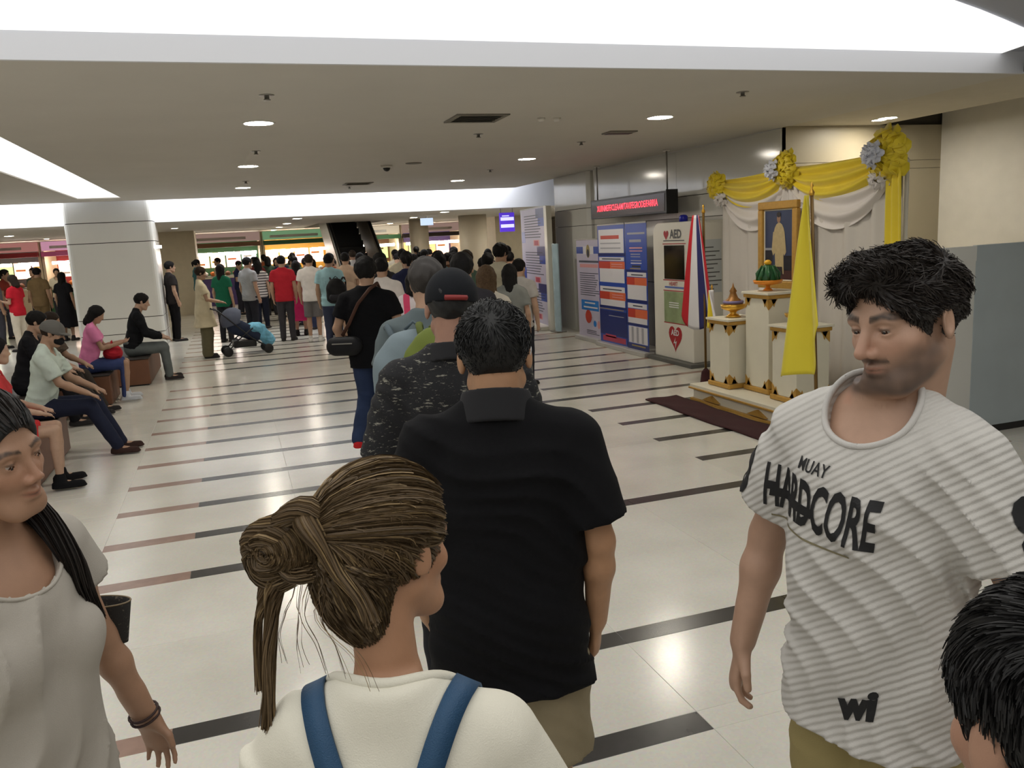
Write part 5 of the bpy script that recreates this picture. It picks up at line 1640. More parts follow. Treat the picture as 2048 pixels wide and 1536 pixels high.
def hcols(n, rs, dirs=None):
    c = np.array([(.115, .075, .037)]) * (.75 + .5 * rs.rand(n, 1)); b = rs.rand(n) < .12
    if dirs is not None: b = (nz(14, 8)(dirs[:, 0] * .5, dirs[:, 1] * .5, dirs[:, 2] * 2.2) + .6 * rs.randn(n)) > .75
    c[b] = np.array((.25, .17, .08)) * (.7 + .5 * rs.rand(b.sum(), 1)); return c
strands('hair_strands', s.H.o + (P * s.H.k) @ s.H.R.T, .00068, .00055, root, hcols(len(d), rs, d))
# nape hair swept up into the knot
ho = [q for q in root.children if q.name.split('.')[0] == 'hair'][0]
n_ = len(ho.data.vertices); co = np.empty(n_ * 3, np.float32); no = np.empty(n_ * 3, np.float32)
ho.data.vertices.foreach_get('co', co); ho.data.vertices.foreach_get('normal', no)
p0 = s.H.inv(co.reshape(-1, 3).astype(float)); n0 = no.reshape(-1, 3).astype(float) @ s.H.R
okn = np.nonzero((p0[:, 2] < -.015) & (p0[:, 1] < .03) & ((n0 * (p0 - V3(0, -.02, -.04))).sum(1) > .012))[0]
nn = 4200; pk_ = rs.choice(okn, nn); p0, n0 = p0[pk_], n0[pk_]
P = []
for i in range(9):
    t = i / 8; q = p0 * (1 - t) + (KN + rs.randn(nn, 3) * .004) * t
    P.append(q + n0 * (.003 + .034 * math.sin(math.pi * t) * (1 - .3 * t)))
strands('nape_hair', s.H.o + (np.stack(P, 1) * s.H.k) @ s.H.R.T, .0010, .0008, root, hcols(nn, rs) * .75)
def lock(ctrl, n, rad, tap, name, rs, M=18, twist=2.0, r=.0009, tip=1.0):
    """a bundle of strands following control points (head space)"""
    ctrl = np.array(ctrl, float); m = len(ctrl); tt = np.linspace(0, m - 1, M)
    def cr(t):
        i = int(min(max(math.floor(t), 0), m - 2)); f = t - i
        p0, p1, p2, p3 = ctrl[max(i - 1, 0)], ctrl[i], ctrl[i + 1], ctrl[min(i + 2, m - 1)]
        return .5 * ((2 * p1) + (-p0 + p2) * f + (2 * p0 - 5 * p1 + 4 * p2 - p3) * f * f + (-p0 + 3 * p1 - 3 * p2 + p3) * f ** 3)
    C = np.array([cr(t) for t in tt]); T = np.gradient(C, axis=0); T /= np.linalg.norm(T, axis=1)[:, None]
    A = np.cross(T, V3(.3, .2, .93)); A /= np.linalg.norm(A, axis=1)[:, None]; B = np.cross(T, A)
    a0 = rs.rand(n) * 6.28; q = np.sqrt(rs.rand(n)); out = []; jit = rs.randn(n, 3) * .004
    for i in range(M):
        t = i / (M - 1); w = rad * (1 - tap * t ** 1.4) * (.75 + .25 * math.sin(math.pi * min(1, t * 3)))
        an = a0 + twist * t
        out.append(C[i] + (np.cos(an) * q)[:, None] * A[i] * w + (np.sin(an) * q)[:, None] * B[i] * w * .8 + jit * (t * t) * tip)
    P = np.stack(out, 1)
    return strands(name, s.H.o + (P * s.H.k) @ s.H.R.T, r, r * .6, root, hcols(n, rs))
BUN = [
 ([KN + V3(.02, 0, .02), KN + V3(.0, -.03, .045), KN + V3(-.03, -.05, .03), KN + V3(-.045, -.05, -.015), KN + V3(-.02, -.045, -.05), KN + V3(.01, -.03, -.045)], 800, .024, .2, 'bun_coil'),
 ([KN + V3(-.02, -.03, .03), KN + V3(-.055, -.05, .015), KN + V3(-.095, -.055, .0), KN + V3(-.115, -.05, -.03), KN + V3(-.1, -.045, -.062), KN + V3(-.065, -.04, -.07), KN + V3(-.035, -.035, -.055)], 900, .024, .15, 'bun_loop'),
 ([KN + V3(-.025, -.035, -.0), KN + V3(-.05, -.045, .002), KN + V3(-.085, -.052, -.018), KN + V3(-.075, -.052, -.045), KN + V3(-.05, -.045, -.04), KN + V3(-.03, -.035, -.02)], 1200, .034, .1, 'bun_inner_coil'),
 ([KN + V3(.0, -.035, .03), KN + V3(.03, -.035, .005), KN + V3(.055, -.02, -.045), KN + V3(.085, -.005, -.085), KN + V3(.1, .0, -.12)], 800, .024, .75, 'bun_loose_lock'),
 ([KN + V3(-.06, -.04, -.055), KN + V3(-.07, -.045, -.1), KN + V3(-.075, -.05, -.16), KN + V3(-.07, -.06, -.22), KN + V3(-.078, -.06, -.29)], 420, .02, .85, 'hanging_lock'),
 ([KN + V3(-.075, -.04, -.05), KN + V3(-.1, -.045, -.11), KN + V3(-.108, -.05, -.17), KN + V3(-.104, -.05, -.24)], 240, .013, .9, 'hanging_lock'),
]
for c_, n_, r_, t_, nm_ in BUN: lock(c_, n_, r_, t_, nm_, rs)
mb = MB(); c_ = s.H(*(KN + V3(-.05, -.038, -.02)))
F = Field(c_ - .09, c_ + .09, .006); F.add(ell(c_, V3(.052, .03, .036), s.H.R)); put(F, 'bun_core', mat('hair brown base', (0, 0, 0)), root)
co_ = [q for q in root.children if q.name.startswith('bun_core')][0]
n_ = len(co_.data.vertices); co = np.empty(n_ * 3, np.float32); no = np.empty(n_ * 3, np.float32)
co_.data.vertices.foreach_get('co', co); co_.data.vertices.foreach_get('normal', no)
pk_ = rs.choice(n_, 1500); p0 = s.H.inv(co.reshape(-1, 3)[pk_].astype(float)); n0 = no.reshape(-1, 3)[pk_].astype(float) @ s.H.R
cc = KN + V3(-.05, -.038, -.02); P = []
for i in range(9):
    a = (i - 4) * .22; ca, sa = math.cos(a), math.sin(a); q = p0 - cc
    q = np.stack([(q[:, 0] / .052 * ca - q[:, 2] / .036 * sa) * .052, q[:, 1], (q[:, 0] / .052 * sa + q[:, 2] / .036 * ca) * .036], 1)
    P.append(cc + q * (1.02 + .05 * rs.rand(1)))
strands('bun_swirl', s.H.o + (np.stack(P, 1) * s.H.k) @ s.H.R.T, .0011, .0009, root, hcols(1500, rs))
# fly-away hairs
for k in range(5):
    a = KN + V3(-.04 + .022 * k, -.02, -.05); lock([a, a + V3(.01 * rs.randn(), -.02, -.06), a + V3(.02 * k - .04, -.005, -.11), a + V3(.025 * k - .05, .01, -.16)], 4, .012, .1, 'stray_hair', rs, r=.0004, twist=.4)
lock([V3(.066, .05, .03), V3(.082, .03, .012), V3(.084, .0, .012), V3(.07, -.05, .02)], 60, .006, .3, 'temple_lock', rs)

# ---- 3. man in the black polo, seen from behind
s = Sk(1.67, 'm', lean=1, head=(3, -5, -2), w=1.08, hk=1.1, hoff=(.01, -.01), arms={1: dict(u=(.22, -.06, -1), f=(-.05, .22, -1)), -1: dict(u=(-.2, -.05, -1), f=(.1, .4, -1))})
RZ = -20
root = person(place(s, (.60, 1.95), RZ), RZ, 'black haired man in a plain black polo shirt and khaki shorts, back turned')
F = skin_field(s, .012, 1, fine=[(s.H.o - V3(.11, .12, .2), s.H.o + V3(.11, .12, .05), .0045)])
V, Q = F.mesh(1)
mesh_obj('body', V, Q, m_skin, root, pigment(s, V, (.44, .24, .13), brow=DARK, seed=6))
m_bp = fabric('black pique', rgb(13, 13, 16), .85, bump=.5, bscale=900)
put(shirt_field(s, .009, hem=-.15, sleeve=.78, ease=.018, flare=.022, neck=.07, fold=.008, seed=13, slr=1.15), 'polo_shirt', m_bp, root)
put(collar_field(s, top=.64), 'collar', mat('black collar rib', rgb(24, 24, 27), .9), root)
put(trouser_field(s, .011, cut=-.1, waist=.06, fold=.007, wide=.03, ofs=.024), 'shorts', fabric('stone cotton', rgb(150, 138, 112), .85), root)
shoes(s, root, mat('grey trainers', rgb(90, 90, 92), .6), .01)
put(hair_field(s, 'short', .005, .003, 60, 8, .008), 'hair', mat('hair black base', (.008, .008, .008), .6), root)
short_hair(s, root, 6000, .022, 17, (.011, .011, .011), swirl=(0, -.2, -1), lift=.7, r=.0009, front=(.5, .8, .2), M=4)
MB().tube([s.H(.082, .03, .012), s.H(.088, -.0, .014), s.H(.087, -.014, .006), s.H(.084, -.02, -.004)], .0022, 6).build('glasses_temple', mat('pale plastic', rgb(200, 200, 200), .3), root)

# ---- 4. woman at the left edge, dark hair over her shoulder
s = Sk(1.625, 'f', lean=2, head=(6, -4, 8), w=.86, eye=.0011, arms={1: dict(u=(.22, -.1, -1), f=(.1, .3, -1)), -1: dict(u=(-.42, -.12, -1), f=(-.3, .1, -1))})
RZ = -128
s.smile = .005
root = person(place(s, (-.43, 1.60), RZ), RZ, 'smiling dark haired woman in a pale grey-white tee at the left edge')
hc = s.H.o
F = skin_field(s, .011, 2, fine=[(hc - V3(.1, .12, .135), hc + V3(.1, .14, .06), .003), (s.wri[-1] - V3(.07, .07, .16), s.wri[-1] + V3(.07, .07, .03), .005)])
V, Q = F.mesh(1)
mesh_obj('body', V, Q, m_skin, root, pigment(s, V, (.37, .21, .13), (.85, .5, .5), (.03, .02, .014), None, 9, .85))
eyes(s, root, (.1, -.3))
m_lt = fabric('pale jersey', rgb(172, 166, 156), .85)
put(shirt_field(s, .0075, hem=.015, sleeve=.34, ease=.018, flare=.02, neck=.1, fold=.013, seed=21, folddir=(.8, .2, .5), ffreq=22, slr=1.1, vneck=.02), 'tshirt', m_lt, root)
neckband([q for q in root.children if q.name.startswith('tshirt')][0], s, m_lt, root, .1, .02, 0, .004)
put(trouser_field(s, .01, waist=.06), 'jeans', fabric('pale denim', rgb(120, 132, 148), .85), root)
shoes(s, root, mat('white trainers', (1, 1, 1)), .01)
put(hair_field(s, 'bunbase', .005, .003, 50, 12, .011), 'hair', mat('hair black base', (.008, .008, .008), .6), root)
rs = np.random.RandomState(15)
d = scalp_dirs(6000, rs); p = on_scalp(d)
ok = ((p[:, 1] < .06) | (p[:, 2] > .058)) & (p[:, 2] > -.06) & ~((np.abs(p[:, 0]) > .05) & (p[:, 2] < .012) & (p[:, 1] > -.03))
d = d[ok][:5000]; KN2 = V3(-.04, -.1, -.03); lf2 = .006 * rs.rand(len(d)); kd = (KN2 - EC) / np.linalg.norm(KN2 - EC)
P = []
for i in range(9):
    t = i / 8; q = d * (1 - t) ** 2 + via(d) * 2 * t * (1 - t) + kd * t * t; q /= np.linalg.norm(q, axis=1)[:, None]; P.append(on_scalp(q, .008 + lf2 * (1 - .4 * t) + .006 * min(1, 3 * t)))
P = np.stack(P, 1); kp = ~((P[:, :, 1] > .065) & (P[:, :, 2] < .052)).any(1); P = P[kp]; d = d[kp]
strands('hair_strands', s.H.o + (P * s.H.k) @ s.H.R.T, 0.0009, .0008, root, np.array([(.016, .012, .010)]) * (.6 + .9 * rs.rand(len(d), 1)))
_hc = hcols
def hcols(n, rs, dirs=None): return np.array([(.016, .012, .010)]) * (.6 + .9 * rs.rand(n, 1))
lock([V3(-.05, -.09, -.03), V3(-.075, -.05, -.11), V3(-.07, .03, -.17), V3(-.062, .085, -.25), V3(-.066, .1, -.33), V3(-.085, .1, -.41)], 1600, .042, .7, 'ponytail', rs, r=.0010)
lock([V3(-.05, -.08, -.05), V3(-.075, .0, -.15), V3(-.07, .075, -.23), V3(-.07, .1, -.32)], 300, .022, .8, 'ponytail_lock', rs, r=.0010)
bw = s.wri[-1]; ba_ = nrm(s.wri[-1] - s.elb[-1])
ring = []
a = nrm(np.cross(ba_, V3(0, 1, 0))); b = np.cross(ba_, a)
for k_, of in enumerate((-.012, .0)):
    MB().tube([bw + ba_ * of + (a * math.cos(q) + b * math.sin(q)) * .031 for q in [2 * math.pi * i / 20 for i in range(21)]], .003, 6).build('bracelet', mat('dark cord', rgb(50, 30, 26), .7), root)

# ---- 5. the dark head at the lower right corner
s = Sk(1.555, 'm', lean=4, head=(8, -8, 3), w=.9)
RZ = -22
root = person(place(s, (.562, .408), RZ), RZ, 'short dark haired person very close at the lower right corner')
F = skin_field(s, .012, 1, fine=[(s.H.o - V3(.11, .12, .2), s.H.o + V3(.11, .12, .05), .0045)])
V, Q = F.mesh(1)
mesh_obj('body', V, Q, m_skin, root, pigment(s, V, (.36, .2, .13), brow=DARK, seed=31))
put(shirt_field(s, .012, seed=31), 'tshirt', fabric('charcoal cotton', rgb(50, 50, 54)), root)
put(trouser_field(s, .014), 'trousers', fabric('navy cotton', rgb(36, 40, 56)), root)
shoes(s, root, mat('grey trainers', (1, 1, 1)), .012)
put(hair_field(s, 'short', .005, .003, 60, 18, .010), 'hair', mat('hair black base', (.008, .008, .008), .6), root)
short_hair(s, root, 12000, .036, 27, (.010, .0095, .0095), swirl=(0, -.3, -1), lift=.3, r=.0007, front=(-.4, .8, .0), M=5)
# =================================================================== everyone farther away
def pattern_mat(name, dark, light, sc, thr=.62, stretch=(1, 1, 3)):
    """cloth printed with scattered pale flecks"""
    m = mat(name, dark, .85, bump=.3, bscale=500)
    nt = m.node_tree; b = nt.nodes['Principled BSDF']; L = nt.links.new
    tc = nt.nodes.new('ShaderNodeTexCoord'); mp = nt.nodes.new('ShaderNodeMapping'); mp.inputs['Scale'].default_value = stretch
    L(tc.outputs['Object'], mp.inputs['Vector'])
    f = []
    for k, (s_, t_) in enumerate(((sc, thr), (sc * 2.6, thr + .03))):
        n = nt.nodes.new('ShaderNodeTexNoise'); n.inputs['Scale'].default_value = s_; n.inputs['Detail'].default_value = 4; n.inputs['Roughness'].default_value = .7
        L(mp.outputs['Vector'], n.inputs['Vector'])
        r = nt.nodes.new('ShaderNodeMapRange'); r.inputs['From Min'].default_value = t_; r.inputs['From Max'].default_value = t_ + .05
        L(n.outputs['Fac'], r.inputs['Value']); f.append(r)
    ad = nt.nodes.new('ShaderNodeMath'); ad.operation = 'MAXIMUM'; L(f[0].outputs[0], ad.inputs[0]); L(f[1].outputs[0], ad.inputs[1])
    mx = nt.nodes.new('ShaderNodeMix'); mx.data_type = 'RGBA'; mx.inputs[6].default_value = (*dark, 1); mx.inputs[7].default_value = (*light, 1)
    L(ad.outputs[0], mx.inputs[0]); L(mx.outputs[2], b.inputs['Base Color'])
    return m

# ---- man in the cap and flecked shirt
s = Sk(1.735, 'm', lean=2, head=(4, -6, 3), w=1.0, arms={1: dict(u=(.25, .1, -1), f=(-.3, .7, -.3)), -1: dict(u=(-.3, -.05, -1), f=(.1, .5, -1))})
RZ = -20
root = person(place(s, (.67, 2.62), RZ), RZ, 'man in black cap and dark shirt flecked with pale flowers, back turned')
F = skin_field(s, .013, 1, fine=[(s.H.o - V3(.11, .12, .2), s.H.o + V3(.11, .12, .05), .006)])
V, Q = F.mesh(1); mesh_obj('body', V, Q, m_skin, root, pigment(s, V, (.34, .18, .12), brow=DARK, seed=41))
put(shirt_field(s, .011, hem=-.12, sleeve=.95, ease=.02, flare=.025, neck=.075, fold=.007, seed=41), 'shirt', pattern_mat('flecked shirt cloth', rgb(15, 15, 19), rgb(134, 132, 120), 30, .6, (.8, .8, 3.0)), root)
put(collar_field(s), 'collar', mat('black collar rib', (.02, .02, .02)), root)
put(trouser_field(s, .014), 'trousers', fabric('black denim', rgb(30, 31, 36)), root)
shoes(s, root, mat('dark trainers', (.1, .1, .1)), .012)
H = s.H; k = H.k
F = Field(H.o - V3(.16, .16, .1), H.o + V3(.16, .2, .17), .005)
F.add(ell(H(0, -.012, .034), V3(.088, .112, .1) * k, H.R)); F.keep(half(H(0, 0, .008), H.v(0, -.1, -1)))
m_cap = fabric('black cap twill', rgb(22, 24, 28), .85)
cap_ = put(F, 'cap', m_cap, root)
F = Field(H.o - V3(.16, .16, .1), H.o + V3(.16, .26, .12), .005)
F.add(ell(H(0, .1, .026), V3(.082, .1, .01) * k, H.R)); put(F, 'cap_brim', m_cap, root)
mb = MB()
mb.tube([H(.089 * math.sin(a), -.012 - .113 * math.cos(a), .03) for a in [-.2 + .1 * i for i in range(9)]], .009, 6, flat=((0, 0, 1), 1))
mb.build('cap_strap', mat('red strap', rgb(130, 34, 32), .6), root)
put(hair_field(s, 'short', .006, .003, 200, 41, .006), 'hair', mat('hair black base', (.008, .008, .008)), root)

# ---- man with the grey backpack and green bag
s = Sk(1.75, 'm', lean=2, head=(0, -4, 2), w=1.02, arms={-1: dict(u=(-.25, .1, -1), f=(.2, .6, -.8)), 1: dict(u=(.25, .1, -1), f=(-.2, .6, -.8))})
RZ = -16
root = person(place(s, (.90, 3.98), RZ), RZ, 'man with olive and grey bags on his back, standing before the man in the cap')
F = skin_field(s, .014, 1); V, Q = F.mesh(1); mesh_obj('body', V, Q, m_skin, root, pigment(s, V, (.42, .25, .16), brow=DARK, seed=43))
put(shirt_field(s, .013, hem=-.08, fold=.006, seed=43), 'tshirt', fabric('slate cotton', rgb(96, 106, 108)), root)
put(trouser_field(s, .015), 'trousers', fabric('pale chino', rgb(168, 156, 136)), root)
shoes(s, root, mat('grey trainers', (1, 1, 1)), .013)
put(hair_field(s, 'short', .007, .004, 160, 43, .012), 'hair', mat('hair dark brown base', (.022, .017, .014), .6), root)
def pack(loc, rz, w, h, d, m, m2, lab, name='backpack', seed=0):
    o = empty(name, loc, math.radians(rz), lab, 'backpack' if name == 'backpack' else 'bag')
    F = Field((-w, -d - .1, -h), (w, .1, h), .012)
    F.add(ell((0, -d * .5, 0), (w * .6, d * .75, h * .62)), .0); F.add(cone((-w * .28, -d * .5, -h * .34), (w * .28, -d * .5, -h * .34), d * .62, d * .62), .06)
    F.warp(fold_noise(.006, 30, seed)); put(F, 'body', m, o)
    F = Field((-w, -d * 2 - .1, -h), (w, .1, h), .012); F.add(cone((-w * .2, -d * 1.05, -h * .3), (w * .2, -d * 1.05, -h * .3), d * .42, d * .42)); put(F, 'front_pocket', m2, o)
    for sx in (-1, 1):
        MB().tube([(sx * w * .3, -.01, h * .5), (sx * w * .38, .06, h * .62), (sx * w * .42, .14, h * .6), (sx * w * .44, .2, h * .35), (sx * w * .46, .17, -h * .1), (sx * w * .4, .02, -h * .4)], .016, 8, flat=((0, 1, 0), .5)).build('shoulder_strap', m2, o)
    MB().tube([(-.04, -d * .3, h * .6), (0, -d * .3, h * .7), (.04, -d * .3, h * .6)], .008, 6).build('handle', m2, o)
    return o
fr = Fr((root.location.x, root.location.y, 0), rot('z', RZ))
p = fr(-.06, -.19, 1.24); pack(p, RZ, .34, .36, .14, fabric('slate nylon', rgb(120, 134, 140), .6), fabric('dark slate nylon', rgb(86, 98, 104), .6), 'slate grey rucksack on the back of the man before the capped man')
p = fr(.07, -.42, 1.3); pack(p, RZ - 8, .28, .3, .1, fabric('olive nylon', rgb(104, 116, 50), .6), fabric('dark olive nylon', rgb(84, 94, 40), .6), 'olive green bag slung over the slate rucksack', 'shoulder_bag')
o = empty('lit_phone', fr(.22, -.5, 1.3), math.radians(RZ), 'phone with a pale mint glowing screen beside the olive bag', 'phone')
MB().box(-.036, -.005, -.075, .036, .004, .075).build('body', m_black, o, bevel=.004)
MB().box(-.032, -.0062, -.068, .032, -.005, .068).build('screen', emat('mint screen', (.55, .9, .78), .75), o)

# ---- shared figures for the crowd
def arch(s, res=.013, top=None, bottom=None, hair='short', hands=True, shoe=True, vol=.013, hamp=.004):
    fine = []
    if hands:
        for sd in (1, -1): q = s.wri[sd] + s.hd[sd] * .08; fine.append((q - .1, q + .1, .0125))
    fine.append((s.H.o - V3(.1, .13, .13), s.H.o + V3(.1, .14, .06), .0105))
    D = {}
    D['body'] = skin_field(s, res, 1, fine).mesh(1)
    D['top'] = shirt_field(s, res, **(top or {})).mesh(1)
    D['bottom'] = trouser_field(s, res + .002, **(bottom or {})).mesh(1)
    D['hair'] = hair_field(s, hair, .010, hamp, 160, 3, vol).mesh(1)
    for sd in (1, -1): D['shoe%d' % sd] = shoe_field(s, sd, .011).mesh(1)
    out = {}
    for n, (V, Q) in D.items():
        me_o = mesh_obj(n, V, Q, m_skin); out[n] = me_o.data; bpy.data.objects.remove(me_o)
    out['sk'] = s
    return out
HANG = {1: dict(u=(.2, -.05, -1), f=(.0, .25, -1)), -1: dict(u=(-.2, -.05, -1), f=(.0, .25, -1))}
PHONE = {1: dict(u=(.22, .1, -1), f=(-.45, .9, .25), p=(-.3, -.4, .6)), -1: dict(u=(-.2, .0, -1), f=(.35, .9, .1), p=(.3, -.4, .6))}
PUSH = {1: dict(u=(.15, .25, -1), f=(-.1, 1, -.25), p=(0, 0, -1)), -1: dict(u=(-.15, .25, -1), f=(.1, 1, -.25), p=(0, 0, -1))}
STEP = {1: dict(k=(.1, .14, .50), a=(.1, .0, .1), t=(.1, 1, 0)), -1: dict(k=(-.1, .06, .50), a=(-.1, -.3, .18), t=(-.1, 1, -.25))}
def seatlegs(f=.44, w=.11, b=.0):
    return {sd: dict(k=(sd * w, .43, .5), a=(sd * (w + .01), .40 + f - .44 + b, .09), t=(sd * .2, 1, 0)) for sd in (1, -1)}
LAP = {1: dict(u=(.18, .35, -1), f=(-.25, 1, -.35), p=(0, .2, -1)), -1: dict(u=(-.18, .35, -1), f=(.25, 1, -.35), p=(0, .2, -1))}
AR = {}
AR['man'] = arch(Sk(1.7, 'm', arms=HANG), top=dict(hem=-.08, seed=51, fold=.005))
AR['man_phone'] = arch(Sk(1.7, 'm', arms=PHONE, head=(0, -18, 0), lean=3), top=dict(hem=-.08, seed=52, fold=.005))
AR['man_shorts'] = arch(Sk(1.7, 'm', arms=HANG), top=dict(hem=-.08, seed=53, fold=.005), bottom=dict(cut=-.05, wide=.02, fold=.004))
AR['walker'] = arch(Sk(1.69, 'm', arms={1: dict(u=(.35, -.1, -1), f=(-.1, .25, -1)), -1: dict(u=(-.4, .0, -1), f=(.25, .35, -.9))}, legs=STEP, w=1.12, head=(6, -8, 0)), res=.012, top=dict(hem=-.12, seed=54, fold=.006), hair='short', vol=.026, hamp=.006)
AR['woman'] = arch(Sk(1.6, 'f', arms=HANG), top=dict(hem=-.1, seed=55, fold=.005), hair='long')
AR['woman_phone'] = arch(Sk(1.6, 'f', arms=PHONE, head=(0, -16, 0)), top=dict(hem=-.08, seed=56, fold=.005), hair='bob')
AR['woman_skirt'] = arch(Sk(1.58, 'f', arms=HANG), top=dict(hem=-.06, seed=57, fold=.005), bottom=dict(skirt=.32, fold=.006), hair='long')
AR['woman_push'] = arch(Sk(1.6, 'f', arms=PUSH, w=1.12, head=(0, -10, 0)), top=dict(hem=-.3, flare=.05, seed=58, fold=.006), bottom=dict(wide=.03), hair='short', vol=.016)
AR['woman_pony'] = arch(Sk(1.6, 'f', arms=HANG), top=dict(hem=-.08, seed=59, fold=.005), hair='pony')
AR['sit_man'] = arch(Sk(1.66, 'm', lean=14, seat=.52, legs={sd: dict(k=(sd * .12, .43, .5), a=(sd * .1, .62, .09), t=(sd * .15, 1, 0)) for sd in (1, -1)}, arms={1: dict(u=(.12, .5, -1), f=(-.1, 1, -.55), p=(0, .2, -1)), -1: dict(u=(-.12, .5, -1), f=(.1, 1, -.55), p=(0, .2, -1))}, head=(0, -12, 0)), res=.012, top=dict(hem=-.02, seed=60, fold=.009, sleeve=.8), bottom=dict(waist=.1), hair='short', vol=.006)
AR['sit_woman'] = arch(Sk(1.56, 'f', lean=14, seat=.52, legs=seatlegs(), arms={1: dict(u=(.1, .4, -1), f=(-.2, 1, .2), p=(0, 0, 1)), -1: dict(u=(-.1, .4, -1), f=(.2, 1, .2), p=(0, 0, 1))}, head=(0, -22, 0)), res=.012, top=dict(hem=.0, seed=61, fold=.006), bottom=dict(cut=-.02, waist=.1), hair='bob')
AR['sit_jacket'] = arch(Sk(1.68, 'm', lean=16, seat=.52, legs=seatlegs(.5), arms=LAP, head=(0, -8, 0)), res=.012, top=dict(hem=.0, seed=62, fold=.008, long_=True), bottom=dict(waist=.1), hair='short')
AR['sit_shorts'] = arch(Sk(1.58, 'f', lean=8, seat=.52, legs=seatlegs(.46), arms=LAP), res=.013, top=dict(hem=.0, seed=63, fold=.006), bottom=dict(cut=-.25, waist=.1), hair='bob')
SK_ = {'a': (.40, .24, .155), 'b': (.46, .29, .2), 'c': (.30, .165, .105)}
for k_, c_ in SK_.items(): mat('skin tone ' + k_, c_, .55, var=.06, scale=30)
HAIRC = {'k': (.010, .009, .009), 'n': (.03, .02, .014), 'g': (.14, .135, .13), 'w': (.09, .055, .03)}
for k_, c_ in HAIRC.items(): mat('hair tone ' + k_, c_, .7, var=.3, scale=90, spec=.15)
def cloth(c):
    return c if not isinstance(c, tuple) else mat('cloth %d %d %d' % c, rgb(*c), .9, var=.08, scale=14, spec=.15)
def spawn(kind, x, y, rz, top, bottom, lab, hair='k', skin='a', shoe=(50, 48, 48), h=None, group=None, name='person'):
    A = AR[kind]; k = (h / A['sk'].h) if h else 1
    o = empty(name, (x, y, 0), math.radians(rz), lab, 'person', group); o.scale = (k, k, k)
    for key, nm, m in (('body', 'body', mat('skin tone ' + skin, (0, 0, 0))), ('top', 'top', cloth(top)), ('bottom', 'trousers', cloth(bottom)), ('hair', 'hair', mat('hair tone ' + hair, (0, 0, 0))),
                       ('shoe1', 'shoe', cloth(shoe)), ('shoe-1', 'shoe', cloth(shoe))):
        c = bpy.data.objects.new(nm, A[key]); COL.objects.link(c); c.parent = o
        c.material_slots[0].link = 'OBJECT'; c.material_slots[0].material = m
    return o
def on(o, *p):
    """a body point in the room"""
    a = o.rotation_euler.z; k = o.scale[0]
    return Vector((o.location.x + k * (math.cos(a) * p[0] - math.sin(a) * p[1]), o.location.y + k * (math.sin(a) * p[0] + math.cos(a) * p[1]), k * p[2]))

# crossbody man and his bag
w = spawn('walker', 1.12, 7.35, -24, (15, 15, 18), (44, 56, 84), 'black haired man in black tee with a crossbody bag, walking away', skin='a', shoe=(190, 40, 44), h=1.71)
bag = empty('crossbody_bag', on(w, -.2, -.14, 1.0), math.radians(-24), 'black crossbody bag with brown strap at the walking man’s hip'.replace('’', "'"), 'bag')
F = Field((-.2, -.16, -.16), (.2, .16, .16), .012); F.add(cone((-.08, 0, -.03), (.08, 0, -.03), .085, .085, ((0, 1, 0), 1.4))); put(F, 'body', fabric('black nylon', rgb(24, 24, 26), .6), bag)
MB().box(-.09, -.075, -.005, .09, -.062, .004).build('zip', m_metal, bag)
MB().tube([(-.02, .02, .06), (.06, .0, .17), (.16, -.03, .34), (.27, -.02, .46), (.31, .1, .5), (.3, .22, .45), (.16, .32, .2), (.0, .22, .02)], .017, 8, flat=((.3, 1, 0), .4)).build('strap', fabric('brown webbing', rgb(70, 46, 36), .7), bag)

